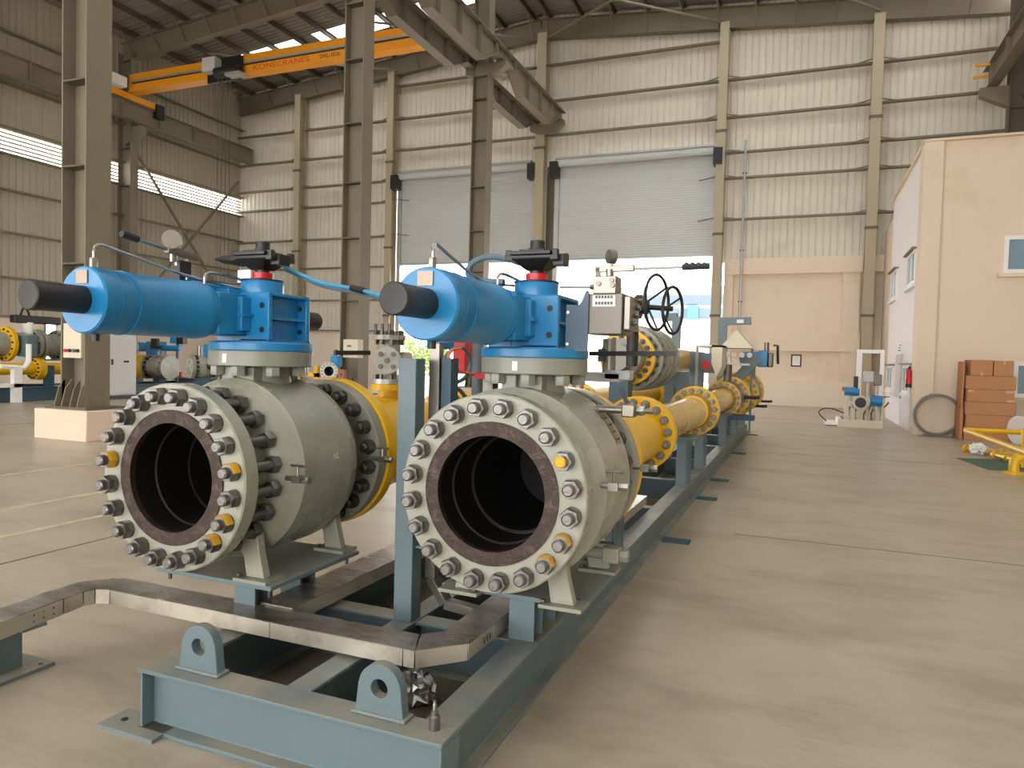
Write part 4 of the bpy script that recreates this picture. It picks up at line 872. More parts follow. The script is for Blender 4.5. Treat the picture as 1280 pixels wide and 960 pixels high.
dv = Vector((.45, -.89, 0)); c = Vector((X, Yr, Zr+.15))
sd_ = MB().lathe(c-dv*-.02, c+dv*.2, [(0, .07), (.07, .08), (.10, .085), (.12, .085)], 32).build('side_cover', 'valve', rv)
for i in range(4):
    a = pi/4+i*pi/2; q = c+dv*.14+Vector((dv.y*-.055*cos(a), dv.x*.055*cos(a), .055*sin(a))); MB().hexa(q-dv*.005, q+dv*.025, .026).build('cover_bolt', 'nut_dark', sd_)
MB().hexa(c+dv*.13, c+dv*.16, .03).build('plug', 'nut_dark', sd_)
MB().lathe(c+Vector((.0, 0, .0)), c+Vector((.89, .45, 0)), [(0, .06), (.15, .05), (.155, .012), (.18, .012)], 24).build('outlet', 'plate', rv)
# upper header
X, Z = -1.73, 1.555
t = thing('header_pipe', 'raised yellow header pipe with a row of grey bolted flanges above the skid', 'pipe', (X, 10, 1.2))
for q, (y, r, m) in enumerate(((7.55, .30, 'yellow'), (7.75, .35, 'valve'), (8.0, .37, 'valve_dark'), (8.2, .37, 'valve'), (8.5, .37, 'valve_dark'), (8.7, .37, 'valve'))): flange(t, X, y, Z, r, .18, .07, m, 18, BG, r-.06)
tubeY(t, X, Z, [(7.6, .19), (7.8, .22), (8.7, .22)], 'valve_dark', 'valve_body'); tubeY(t, X, Z, [(8.76, .27), (8.9, .23), (9.4, .20), (9.42, .18), (14.5, .18)], 'yellow_film')
MB().lathe((X, 7.55, Z), (X, 7.0, Z), [(0, .2), (.25, .2), (.26, .14), (.5, .14)], 28).build('front_stub', 'valve_dark', t); MB().box(X-.1, X+.1, 7.2, 7.4, HB, Z-.15).build('stub_post', 'skid_dark', t)
lv = thing('lever_bar', 'long black lever bar reaching right from behind the right actuator', 'lever', (-.8, 3.6, 1.4))
p = PY(737, 442, 3.62); e = PY(845, 442, 3.62); MB().bar(p, e, .02, .024).build('bar', 'black', lv); MB().bar(PY(752, 452, 3.64), PY(752, 436, 3.64), .03, .03).build('pivot', 'steelbox', lv)
for a, b, w_ in ((748, 470, .12), (772, 468, .07)): q = PY(a, b, 3.66); MB().box(q.x-w_, q.x+w_, 3.64, 3.74, q.z-.03, q.z+.02).build('valve_body', 'galv', lv, .006)
q = PY(760, 452, 3.66); MB().cyl((q.x, 3.68, q.z-.08), (q.x, 3.68, q.z+.12), .035, n=16).build('stem', 'stainless', lv)
q = PY(700, 482, 3.75); 
hw = thing('handwheel_valve', 'pair of thin black handwheels on a gearbox behind the steel cabinet', 'handwheel', (-.9, 6, 1.6)); YH = 6.0
for (cx, cy, rx, ry) in ((821, 378, 8, 33), (841, 388, 8, 28)):
    c = PY(cx, cy, YH); r_ = ry*6.2/890; ax = Vector((.95, -.25, 0)).normalized(); _, aa, bb = frame(ax)
    w_ = MB().tube([c+aa*(r_*cos(i*pi/20))+bb*(r_*sin(i*pi/20)) for i in range(40)], .013, 8, closed=True).build('wheel_rim', 'black', hw)
    for i in range(3): a = 2*pi*i/3+.4; MB().tube([c-ax*.1, c+aa*(r_*cos(a))+bb*(r_*sin(a))], .009, 6).build('spoke', 'black', w_)
c = PY(806, 384, YH); MB().tube([PY(795, 383, YH), PY(841, 386, YH)], .022, 10).build('shaft', 'black', hw); MB().lathe(PY(790, 383, YH), PY(812, 384, YH), [(0, .06), (.04, .10), (.08, .10), (.09, .06), (.14, .06)], 20).build('gearbox', 'rubber', hw)
q = PY(792, 384, YH); MB().cyl((q.x, YH, q.z-.5), (q.x, YH, q.z), .05, n=16).build('gear_column', 'rubber', hw)
# instrument stands, shelters
def frame_stand(label, pts, m='skid', wd=.07):
    t = thing('support_frame', label, 'frame', tuple(pts[0][0]), 'blue-grey support frames on the skid')
    for i_, (a, b) in enumerate(pts): MB().bar(a, b, wd*(1-.06*i_), wd*(1-.06*i_)).build('frame_member', m, t, .003)
    return t
Yq = 10.5
G = lambda a, b, Y=Yq: PY(a, b, Y)
def V(a, b, Y, z=None): p = PY(a, b, Y); return Vector((p.x, p.y, p.z if z is None else z))
frame_stand('blue-grey gantry with an arm and small sign above the far shelters', [(V(904, 400, 15.4, .26), V(904, 400, 15.4)), (V(900, 402, 15.4), V(939, 401, 15.4))], wd=.16)
MB().box(V(921, 402, 15.3).x, V(930, 402, 15.3).x, 15.28, 15.31, V(921, 404, 15.3).z, V(921, 399.5, 15.3).z).build('sign_plate', 'white', bpy.data.objects['support_frame'])
frame_stand('blue-grey post standing behind the black handwheels', [(V(846, 396, 12.5, .26), V(846, 396, 12.5)), (V(834, 397, 12.5), V(847, 396, 12.5))], wd=.14)
frame_stand('blue-grey frame under the raised header pipe', [(V(838, 466, 9.6, .26), V(838, 470, 9.6)), (V(857, 463, 9.6, .26), V(857, 470, 9.6)), (V(815, 470, 9.6), V(862, 470, 9.6)), (V(838, 470, 9.6), V(857, 490, 9.6))], wd=.13)
frame_stand('blue-grey post carrying the cream instrument shelter', [(V(868, 440, 11.2, .26), V(868, 440, 11.2)), (V(876, 440, 11.2, .26), V(876, 440, 11.2))], wd=.11)
frame_stand('diagonal blue-grey strut below the far blue actuator', [(V(916, 480, 13.6), V(942, 452, 13.6)), (V(925, 452, 13.6), V(950, 449, 13.6))], wd=.18)
for k, (a, b, c_, d, Y, ap) in enumerate(((870, 431, 903, 466, 11.0, None), (899, 432, 941, 412, 13.0, 1))):
    if ap is None:
        t = thing('instrument_shelter', 'cream sheet-metal instrument shelter with pointed lower edge', 'shelter', tuple(V(a, b, Y, .3))); x0 = PY(a, b, Y).x; x1 = PY(c_, b, Y).x; zt = PY(a, b, Y).z; zb = PY(a, d, Y).z; xm = PY(890, b, Y).x
        MB().box(x0, x1, Y, Y+.7, zt-.03, zt).build('roof_sheet', 'cream', t); MB().add([(xm, Y, zt), (x1, Y, zt), (x1, Y, zb+.1), (xm+.25*(x1-xm)*2, Y, zb-.05), (xm, Y, zb+.15), (xm, Y+.7, zt), (x1, Y+.7, zt), (x1, Y+.7, zb+.1), (xm+.25*(x1-xm)*2, Y+.7, zb-.05), (xm, Y+.7, zb+.15)], [(0, 1, 2, 3, 4), (9, 8, 7, 6, 5)]+[(i, (i+1) % 5, (i+1) % 5+5, i+5) for i in range(5)]).build('side_cheek', 'cream', t)
        MB().box(x0, x0+.04, Y, Y+.04, .27, zt-.031).build('leg', 'valve', t); MB().box(x0+.08, x0+.26, Y+.1, Y+.5, zt-.42, zt-.12).build('transmitter', 'skid', t); MB().cyl((x0+.15, Y+.05, zt-.3), (x0+.15, Y+.1, zt-.3), .07, n=16).build('dial', 'redpaint', t)
    else:
        t = thing('instrument_shelter', 'cream gable-roofed instrument shelter in front of the far blue actuator', 'shelter', tuple(V(a, b, Y, .3))); x0 = PY(899, 432, Y).x; x1 = PY(942, 432, Y).x; ze = PY(920, 435, Y).z; zt = PY(920, 413, Y).z; xm = PY(921, 413, Y).x
        MB().add([(x0, Y, ze), (x1, Y, ze), (xm, Y, zt), (x0, Y+.8, ze), (x1, Y+.8, ze), (xm, Y+.8, zt)], [(0, 1, 2), (5, 4, 3), (0, 3, 4, 1), (1, 4, 5, 2), (2, 5, 3, 0)]).build('gable_roof', 'cream', t)
        for x in (x0+.06, x1-.06): MB().box(x-.02, x+.02, Y+.65, Y+.69, .27, ze).build('leg', 'skid', t)
        for q in range(4): MB().cyl((x0+.12+q*.13, Y+.1, ze-.12), (x0+.12+q*.13, Y+.16, ze-.12), .045, n=16).build('gauge', 'stainless', t)
        MB().box(x0+.06, x1-.06, Y+.1, Y+.14, ze-.3, ze-.27).build('shelf_rail', 'galv', t); MB().tube([(x0+.1, Y+.1, ze-.25), (xm-.1, Y+.1, ze-.6), (xm, Y+.12, ze-.75)], .015, 6).build('tubing', 'rubber', t)
# far blue actuator on the right line
p = PY(928, 448, 14.6); q = PY(968, 448, 14.6)
t = thing('valve_actuator', 'small blue actuator with grey gear at the far end of the skid', 'actuator', ((p.x+q.x)/2, 14.6, 1.4))
MB().cyl(p, p+(q-p)*.55, .13, n=24).build('cylinder', 'blue', t); MB().box(p.x+(q.x-p.x)*.5, p.x+(q.x-p.x)*.8, 14.42, 14.78, p.z-.16, p.z+.16).build('housing', 'blue', t, .02); MB().box(p.x+(q.x-p.x)*.81, q.x-.02, 14.45, 14.75, p.z-.16, p.z+.12).build('gearbox', 'steelbox', t, .02)
MB().cyl((p.x+.15, 14.6, p.z-.45), (p.x+.15, 14.6, p.z-.1), .1, n=16).build('mounting_stem', 'valve_dark', t)
MB().tube([PY(967, 432, 14.6), PY(972, 432, 14.6), PY(972.5, 455, 14.6)], .025, 8).build('handle', 'rubber', t); MB().cyl((q.x-.15, 14.6, p.z+.12), (q.x-.15, 14.6, p.z+.32), .05, n=12).build('indicator', 'stainless', t)
# round blue post, red valve parts and cable loops behind the right valve
t = thing('instrument_post', 'round blue-grey post with cable loops behind the right valve', 'post', (-1.8, 3.9, .26)); p = PX(597, 470, -1.8)
MB().cyl((p.x, p.y, HB), (p.x, p.y, 1.6), .035, n=24).build('pole', 'skid', t)
def loop(t, pts, r, m, Xp=-1.78): MB().tube([PX(a, b, Xp) for a, b in pts], r, 8, 2).build('cable_loop', m, t)
loop(t, [(541, 520), (541, 497), (545, 468), (562, 436), (582, 433), (590, 455), (581, 475), (562, 480), (546, 470)], .012, 'cable_grey'); loop(t, [(541, 500), (548, 486), (562, 480), (575, 487), (582, 497)], .012, 'cable_grey')
loop(t, [(592, 468), (570, 463), (559, 453), (562, 438), (576, 435)], .008, 'cable_orange', -1.76)
t = thing('red_valve_stem', 'bright red valve bonnet and bar glimpsed behind the right actuator', 'valve', (-2.0, 4.4, 1.2))
p = PX(574, 426, -2.0); e = PX(587, 467, -2.0); MB().box(-2.04, -1.96, p.y, e.y, e.z, p.z).build('red_panel', 'red', t)
p = PX(601, 466, -1.7); e = PX(640, 472, -1.7); MB().box(-1.74, -1.66, p.y, e.y, e.z, p.z).build('red_bar', 'red', t); MB().cyl(((-1.7), p.y+.1, e.z-.2), ((-1.7), p.y+.1, e.z), .03, n=12).build('spindle', 'white', t); MB().cyl((-1.7, p.y+.2, e.z-.2), (-1.7, p.y+.2, e.z), .025, n=12).build('spindle', 'black', t); MB().cyl((-2.0, 4.45, .27), (-2.0, 4.45, 1.3), .04, n=12).build('stand_leg', 'skid', t)
p = PX(556, 430, -1.85); t = thing('junction_box', 'small blue junction box hanging below the right actuator cylinder', 'box', (-1.85, p.y, 1.5))
MB().box(-1.9, -1.82, p.y-.12, p.y+.06, p.z-.03, p.z+.09).build('box_shell', 'blue', t, .004); MB().cyl((-1.86, p.y-.02, p.z-.06), (-1.86, p.y-.02, p.z-.03), .012, n=8).build('gland', 'black', t)
# ================================================================ LEFT BACKGROUND
sb = thing('pipe_skid', 'dark blue pipe skid with grey valves and yellow pipe far left behind the pedestal column', 'skid', (-20.8, 14, 0))
for X in (-20.1, -21.7): MB().ibeam((X, 8.5, .2), (X, 22, .2), .4, .2, .02, .015).build('side_beam', 'skid_dark', sb)
for y in (9, 11, 13, 15, 17, 19, 21): MB().ibeam((-21.6, y, .2), (-20.2, y, .2), .36, .18, .02, .015).build('cross_beam', 'skid_dark', sb)
for y in (10.5, 12.4, 14.2, 16.4): MB().box(-20.45, -20.25, y-.1, y+.1, .4, 1.0).build('support_post', 'skid_dark', sb)
XB = -20.5; zy = PX(30, 461, XB).z; zu = PX(45, 431, XB).z
t = thing('pipe_run', 'yellow pipe with bolted flange low on the far left skid', 'pipe', (XB, 13, .9)); tubeY(t, XB, zy, [(9, .17), (17, .17)], 'yellow')
y = PX(41, 460, XB).y; flange(t, XB, y, zy, .32, .16, .1, 'yellow', 14, BG, .26); flange(t, XB, y+.12, zy, .32, .16, .1, 'yellow', 0); flange(t, XB, 10.6, zy, .32, .16, .1, 'yellow', 0)
t = thing('valve_run', 'row of grey flanged valves on the far left skid above the yellow pipe', 'valve', (XB-.6, 13, 1.2)); XU = XB-.6; zu = PX(45, 431, XU).z
tubeY(t, XU, zu, [(8.8, .3), (9, .34), (17.6, .34)], 'valve', 'body')
for a in (38, 45, 69, 74): y = PX(a, 431, XU).y; flange(t, XU, y, zu, .46, .3, .12, 'valve', 14, BG, .39)
y = PX(4, 431, XU).y; flange(t, XU, y, zu, .5, .3, .12, 'yellow', 14, BG, .42); MB().box(XU+.3, XU+.7, PX(14, 431, XU).y, PX(27, 431, XU).y, zu-.35, zu+.25).build('gear_box', 'skid', t)
for a, w_ in ((15, .9), (50, 1.3)): y = PX(a, 412, XU).y; MB().box(XU-.12, XU+.12, y, y+w_, zu+.62, zu+.85).build('actuator_body', 'black', t, .03); MB().cyl((XU, y+w_/2, zu+.3), (XU, y+w_/2, zu+.65), .15, n=16).build('stem', 'white', t)
MB().tube([(XU, PX(25, 410, XU).y, zu+.8), (XU, PX(29, 405, XU).y, zu+1.1), (XU, PX(35, 408, XU).y, zu+1.0), (XU, PX(38, 412, XU).y, zu+.75)], .03, 6, 2).build('cable', 'black', t)
for y in (10.2, 13.0, 15.6): MB().box(XU-.12, XU+.12, y-.12, y+.12, .4, zu-.3).build('saddle_post', 'skid_dark', t)
t = thing('pipe_rack', 'white steel rack frame in front of the far left skid', 'rack', (-19.6, 12.5, 0)); XRK = -19.7
pts = [(0, 458), (4, 458), (30, 460), (36, 452), (36, 430)]
MB().tube([PX(a, b, XRK) for a, b in pts], .07, 6).build('cradle_arm', 'white', t); a = PX(20, 460, XRK); MB().box(XRK-.08, XRK+.08, a.y-.1, a.y+.12, 0, a.z).build('post', 'white', t); MB().box(XRK-.08, XRK+.08, a.y-2.5, a.y+.12, .42, .52).build('foot_rail', 'white', t)
# control cabinet
YQ = 15.0; x0 = PY(110, 500, YQ).x; x1 = PY(128, 500, YQ).x; y1 = PX(170, 500, x1).y
t = thing('control_cabinet', 'tall light grey electrical cabinet with glazed end behind the pedestal column', 'cabinet', ((x0+x1)/2, YQ+.4, 0))
MB().box(x0, x1, YQ, y1, .12, 2.25).build('cabinet_shell', 'cabinet', t, .01); MB().box(x0+.03, x1-.03, YQ+.03, y1-.03, 0, .12).build('plinth', 'black', t)
g_ = MB().box(x0+.03, x1-.03, YQ-.03, YQ-.001, .16, 2.22).build('cabinet_door', 'cabinet', t, .006); MB().box(x0+.08, x1-.1, YQ-.036, YQ-.031, .4, 2.1).build('glazing', 'pane', g_)
for y0_, y1_, hy in ((YQ+.03, YQ+.2, None), (YQ+.22, y1-.03, YQ+.27)):
    d_ = MB().box(x1+.001, x1+.025, y0_, y1_, .16, 2.22).build('cabinet_door', 'cabinet', t, .006)
    if hy: MB().box(x1+.025, x1+.05, hy, hy+.05, 1.05, 1.22).build('handle', 'black', d_); MB().box(x1+.025, x1+.03, hy+.42, hy+.6, 1.12, 1.18).build('badge', 'rubber', d_)
lt = textmesh('R0', .24, 'galv'); o = put('lettering', lt, t); o.rotation_euler = (R(90), 0, R(90)); o.location = Vector((x1+.027, YQ+.55, 1.9))-Vector(t.location)
# valve with blue actuator behind the cabinet, second one further right
def bgvalve(px, py, Yv, Rv, label, ln, yellow_left=True, facing=False):
    c = PY(px, py, Yv); t = thing('ball_valve', label, 'valve', (c.x, Yv, c.z-Rv)); ax = Vector((1, 0, 0)) if not facing else Vector((.5, 1, 0)).normalized()
    MB().lathe(c-ax*ln/2, c+ax*ln/2, [(0, Rv), (.1, Rv), (.101, Rv*.75), (.22, Rv*.8), (.3, Rv*.95), (ln-.3, Rv*.95), (ln-.22, Rv*.8), (ln-.101, Rv*.75), (ln-.1, Rv), (ln, Rv)], 32).build('body', 'valve', t)
    for s_, n_ in ((-1, 14), (1, 14)):
        for i in range(n_):
            a = 2*pi*i/n_; _, aa, bb = frame(ax); q = c+ax*(s_*(ln/2-.14))+aa*(Rv*.86*cos(a))+bb*(Rv*.86*sin(a)); MB().hexa(q-ax*.05, q+ax*.05, .07).build('bolt', 'nut_dark', t)
    MB().cyl(c+Vector((0, 0, Rv*.8)), c+Vector((0, 0, Rv+.25)), .14, n=16).build('stem', 'valve_dark', t)
    MB().box(c.x-.15, c.x+.15, Yv-.15, Yv+.15, 0.001, c.z-Rv*.9).build('pedestal', 'skid_dark', t)
    return t, c, ax
t, c, ax = bgvalve(200, 459, 18.5, .42, 'grey ball valve with blue actuator and yellow flange right of the grey cabinet', 1.0)
MB().cyl(c-ax*.95, c-ax*.5, .42, n=32).build('yellow_flange', 'yellow', t)
for i in range(12): a = i*pi/6; q = c-ax*.72+Vector((0, .38*cos(a), .38*sin(a))); MB().hexa(q-ax*.27, q+ax*.27, .07).build('flange_bolt', 'nut_dark', t)
zb = PY(190, 434, 18.5).z; x0 = PY(170, 434, 18.5).x; x1 = PY(200, 434, 18.5).x; x2 = PY(226, 434, 18.5).x
a_ = thing('valve_actuator', 'blue actuator with long rod cylinder above the valve right of the grey cabinet', 'actuator', (c.x, 18.5, zb-.2)); MB().cyl((x0, 18.5, zb), (x1, 18.5, zb), .16, n=20).build('cylinder', 'blue', a_); MB().box(x1-.45, x1+.1, 18.3, 18.7, zb-.28, zb+.2).build('housing', 'blue', a_, .02); MB().cyl((x1, 18.5, zb-.02), (x2, 18.5, zb-.02), .1, n=16).build('rod_cover', 'blue', a_); MB().box(x1-.1, x1+.2, 18.2, 18.3, zb-.05, zb+.3).build('pump_box', 'rubber', a_)
p = PY(222, 423, 18.9); jb = thing('junction_box', 'blue and black box on a post by the bright window', 'box', (p.x, 18.9, 0)); MB().box(p.x-.25, p.x+.05, 18.8, 19.0, p.z-.18, p.z+.3).build('box_shell', 'blue', jb); MB().box(p.x+.06, p.x+.35, 18.8, 19.0, p.z-.2, p.z+.25).build('box_door', 'black', jb); MB().box(p.x-.03, p.x+.03, 18.87, 18.93, 0, p.z-.18).build('post', 'skid_dark', jb)
t, c, ax = bgvalve(254, 458, 16.5, .36, 'grey flanged valve with small blue motor, just left of the left valve neck', .8, facing=True)
q = PY(262, 437, 16.5); MB().box(q.x-.15, q.x+.1, 16.4, 16.6, q.z-.2, q.z+.15).build('motor', 'blue', t, .02); q = PY(250, 437, 16.4); MB().cyl((q.x, 16.4, q.z-.2), (q.x, 16.4, q.z+.12), .08, n=12).build('gauge_post', 'stainless', t); q = PY(275, 458, 16.3); MB().lathe(q-Vector((.35, .1, 0)), q+Vector((.45, .1, 0)), [(0, .1), (.3, .14), (.5, .1), (.8, .1)], 14).build('drive_shaft', 'rubber', t)
c = PY(300, 462, 16.8); t = thing('pipe_run', 'short yellow pipe with white hoop behind the left valve neck', 'pipe', (c.x, 16.8, 0)); MB().cyl((c.x-.5, 16.8, c.z), (c.x+1.6, 16.8, c.z), .25, n=24).build('pipe_length', 'yellow', t); MB().cyl((c.x-.2, 16.8, c.z), (c.x-.1, 16.8, c.z), .36, n=24).build('flange', 'yellow', t)
for x in (c.x-.3, c.x+1.3): MB().box(x-.1, x+.1, 16.7, 16.9, 0, c.z-.2).build('stand', 'skid_dark', t)
# low clutter row on the floor behind
p = PY(230, 488, 20); cl = thing('parts_rack', 'low dark rack crowded with small pipe fittings behind the left valve', 'rack', (p.x, 20, 0)); MB().box(p.x-2.8, p.x+3.4, 19.7, 20.6, .45, .52).build('shelf', 'skid_dark', cl)
for x in (p.x-2.7, p.x+3.3, p.x): MB().box(x-.05, x+.05, 19.75, 20.5, 0, .45).build('leg', 'skid_dark', cl)
for i in range(44):
    x = p.x-2.6+i*.135; y = 19.8+random.random()*.6; h = .1+.25*random.random(); m = random.choice(['redpaint', 'stainless', 'galv', 'rubber', 'white', 'redpaint', 'cable_grey'])
    f_ = MB().lathe((x, y, .52), (x, y, 2), [(0, .07), (h*.3, .07), (h*.35, .04), (h*.7, .04), (h*.75, .06), (h, .06)], 10).build('pipe_fitting', m); tag(f_, 'small %s pipe fitting standing on the low dark rack behind the left valve' % {'redpaint': 'red', 'stainless': 'stainless', 'galv': 'grey', 'rubber': 'black', 'white': 'white', 'cable_grey': 'blue-grey'}[m], 'fitting', 'fittings on the low rack')
# yellow trestle and flanged pipe seen through the neck gap
c = PY(385, 462, 15); yt = thing('yellow_trestle', 'small yellow trestle seen just right of the left valve neck', 'trestle', (c.x, 15, 0))
x0, x1 = PY(370, 462, 15).x, PY(398, 462, 15).x; z1 = PY(385, 447, 15).z; zm = PY(385, 466, 15).z
MB().box(x0, x0+.1, 14.95, 15.05, 0, z1).build('post', 'yellow', yt); MB().box(x1-.1, x1, 14.95, 15.05, 0, z1-.2).build('post', 'yellow', yt); MB().box(x0, x1, 14.95, 15.05, zm-.1, zm).build('rail', 'yellow', yt)
for q in range(3): MB().box(x0+.1+q*.1, x0+.13+q*.1, 14.97, 15.03, zm, z1-.1*q).build('bar', 'yellow', yt)
c = PY(411, 464, 14.5); t = thing('flanged_pipe', 'short open flanged pipe end with many bolts beyond the left valve', 'pipe', (c.x, 14.5, 0)); ax = Vector((-.35, 1, 0)).normalized()
MB().ring(c, c+ax*.06, .12, .22, 32).build('flange', 'cabinet', t); MB().lathe(c, c+ax, [(0, .125), (.6, .125), (.6, .01)], 24, False).build('pipe_length', 'cabinet', t); MB().lathe(c+ax*.02, c+ax, [(0, .119), (.5, .119), (.5, 0)], 24, False).build('bore', 'skid_dark', t)
_, aa, bb = frame(ax)
for i in range(14): a = i*2*pi/14; q = c+aa*(.185*cos(a))+bb*(.185*sin(a)); MB().hexa(q-ax*.03, q+ax*.08, .036).build('bolt', 'nut', t)
MB().box(c.x-.1, c.x+.1, 14.7, 14.9, 0, c.z-.1).build('stand', 'steel_dark', t); q = PY(420, 447, 14.7); MB().box(q.x-.1, q.x+.12, 14.6, 14.8, c.z+.1, q.z+.05).build('blue_motor', 'blue', t, .02); MB().cyl((q.x, 14.7, q.z), (q.x, 14.7, q.z+.2), .04, n=10).build('spindle', 'nut', t)
c = PY(428, 468, 14.2); w_ = thing('steel_angle', 'brown steel angle post with two holes beyond the left valve', 'post', (c.x, 14.2, 0)); MB().box(c.x-.09, c.x+.09, 14.15, 14.25, 0, c.z+.12).build('angle_leg', 'wood', w_); MB().cyl((c.x, 14.149, c.z), (c.x, 14.147, c.z), .025, n=10).build('bolt_hole', 'black', w_)
MB().bar(PX(418, 441, V1X), PX(462, 441, V1X), .016, .026).build('lever', 'black', rv)
c = PY(446, 440, 16.6); t = thing('meter_box', 'cream meter box mounted on the hall column behind the left valve', 'box', (c.x, 16.5, 1.2)); x0 = PY(429, 440, 15.1).x; x1 = PY(447, 440, 15.1).x
MB().box(x0, x1, 15.1, 15.34, PY(438, 447, 15.7).z, PY(438, 425, 15.7).z).build('box_shell', 'cream', t); MB().box(x0+.12, x0+.24, 15.09, 15.1, PY(438, 434, 15.7).z, PY(438, 432, 15.7).z).build('latch', 'steel_dark', t)
# ================================================================ RIGHT SIDE
rg = thing('steel_ring', 'large pale steel ring leaning against the office wall', 'ring', (2.95, 18.8, 0)); c = Vector((2.935, 18.78, .491)); ax = Vector((0, .995, .05)).normalized()
MB().ring(c-ax*.10, c+ax*.10, .43, .485, 64).build('ring_rim', 'galv', rg); MB().ring(c-ax*.108, c-ax*.10, .42, .49, 64).build('ring_lip', 'steelbox', rg)
YBX = 18.1; gp = 'cartons stacked against the office front'
def carton(x0, x1, z0, z1, label, y0=YBX, y1=YBX+.7, tapes=()):
    t = thing('carton', label, 'carton', ((x0+x1)/2, (y0+y1)/2, z0), gp)
    MB().box(x0, x1, y0, y1, z0+.001, z1-.002).build('box_shell', 'carton', t, .008)
    MB().box(x0+.01, x1-.01, (y0+y1)/2-.03, (y0+y1)/2+.03, z1-.0019, z1-.0012).build('tape', 'tape', t)
    for a, b, c_, d in tapes: MB().box(x0+a*(x1-x0), x0+b*(x1-x0), y0-.002, y0-.0003, z0+c_*(z1-z0), z0+d*(z1-z0)).build('tape', 'tape', t)
xa, xb = PY(1205, 548, YBX).x, PY(1267, 548, YBX).x; ed = [PY(1235, y_, YBX).z for y_ in (548, 535, 519, 503, 487, 470)]; ed[0] = 0; zt = PY(1235, 450, YBX).z
names = ['brown carton at the bottom of the tall stack', 'brown carton second from the bottom of the tall stack', 'brown carton third from the bottom of the tall stack', 'brown carton with tape strips at both ends in the tall stack', 'brown carton directly under the two top cartons']
for i in range(5): carton(xa+.02*(i % 2), xb+.02*(i % 3)-.02, ed[i], ed[i+1], names[i], tapes=([(.02, .14, .75, .95), (.82, 1, .75, .95), (.86, 1, .05, .25)] if i == 3 else []))
xm = (xa+xb)/2+.03; carton(xa+.07, xm-.01, ed[5], zt, 'small brown carton on top of the stack, left of the pair', tapes=[(.45, .56, 0, .2)]); carton(xm+.01, xb-.06, ed[5], zt-.01, 'small brown carton on top of the stack, right of the pair', tapes=[(.48, .58, .75, 1)])
lean = ['upper flat carton standing on edge at the left side of the stack', 'lower flat carton standing on edge at the left side of the stack']
carton(xa-.075, xa-.015, 0, ed[2]+.12, lean[1], YBX+.1); carton(xa-.065, xa-.015, ed[2]+.121, zt-.04, lean[0], YBX+.15, YBX+.65)
# pump skid by the office
Y0_ = 20.1; x0, x1 = PZ(1047, 533, 0).x, PZ(1103, 536, 0).x
ps = thing('pump_skid', 'small cream metering skid with blue valves by the office wall', 'skid', ((x0+x1)/2, 20.7, 0)); U = lambda a, b, Y=20.4: PY(a, b, Y)
MB().box(x0, x1, Y0_, Y0_+.08, .0, .2).build('base_beam', 'cream', ps); MB().box(x0, x1, Y0_+1.3, Y0_+1.38, 0, .2).build('base_beam', 'cream', ps); MB().box(x0, x0+.08, Y0_+.08, Y0_+1.3, 0, .2).build('base_beam', 'white', ps); MB().box(x1-.08, x1, Y0_+.08, Y0_+1.3, 0, .2).build('base_beam', 'cream', ps); MB().box(x0-.3, x0, Y0_+.2, Y0_+1.5, .02, .07).build('ramp_plate', 'white', ps)
MB().box(x0+.08, x1-.08, Y0_+.08, Y0_+1.3, .1, .13).build('floor_plate', 'steel_dark', ps)
for a, b, w_ in ((1075, 510, .07), (1066, 512, .05), (1098, 512, .05), (1058, 512, .05), (1102, 512, .04)): q = U(a, b); MB().box(q.x-w_, q.x+w_, 20.36, 20.46, .13, U(a, 500).z).build('post', 'cream', ps)
q = U(1075, 503); MB().cyl((q.x, 20.3, q.z), (q.x, 20.2, q.z), .13, n=20).build('flange', 'rubber', ps); MB().ring((q.x, 20.25, q.z), (q.x, 20.3, q.z), .13, .19, 24).build('flange_rim', 'cream', ps)
MB().cyl((U(1062, 500).x, 20.4, q.z+.02), (U(1102, 500).x, 20.4, q.z+.02), .08, n=16).build('manifold', 'white', ps)
for a in (1065, 1084, 1090): MB().cyl((U(a, 500).x, 20.4, q.z), (U(a, 500).x+.06, 20.4, q.z), .15, n=16).build('manifold_flange', 'cabinet', ps)
for a, b, r_ in ((1062, 489, .11), (1067, 490, .1), (1095, 501, .14)): w_ = U(a, b); MB().cyl((w_.x-.13, 20.3, w_.z), (w_.x+.13, 20.3, w_.z), r_, n=16).build('valve_actuator', 'blue', ps); MB().cyl((w_.x, 20.3, w_.z), (w_.x, 20.3, w_.z-.25), .04, n=10).build('valve_stem', 'cabinet', ps)
w_ = U(1055, 486); MB().box(w_.x-.05, w_.x+.05, 20.25, 20.35, w_.z-.05, w_.z+.05).build('red_knob', 'red', ps)
for a, b, sx, sz, m in ((1086, 471, .12, .14, 'cabinet'), (1097, 475, .1, .14, 'steelbox'), (1070, 478, .05, .16, 'rubber')): w_ = U(a, b); MB().box(w_.x-sx, w_.x+sx, 20.4, 20.55, w_.z-sz, w_.z+sz).build('instrument', m, ps, .02); MB().cyl((w_.x, 20.48, .13), (w_.x, 20.48, w_.z-sz), .035, n=8).build('instrument_post', 'cream', ps)
for a in (1060, 1068, 1080, 1090, 1099): w_ = U(a, 515); MB().tube([(w_.x, 20.7, .13), (w_.x, 20.7, .35+.1*(a % 3)), (w_.x+.15, 20.6, .55), (w_.x+.2, 20.45, .65)], .03, 8, 1).build('tubing', 'stainless', ps)
MB().tube([(x0-.25, 20.9, .08), (x0-.5, 21.2, .3), (x0-.2, 21.1, .45), (x0+.2, 20.9, .3)], .015, 6, 2).build('cable', 'black', ps); MB().tube([U(1098, 496), U(1112, 496)], .012, 6).build('thin_rod', 'rust', ps)
fx0, fx1, fz = PY(1071.5, 437, 22).x, PY(1106, 437, 22).x, PY(1080, 437, 22).z
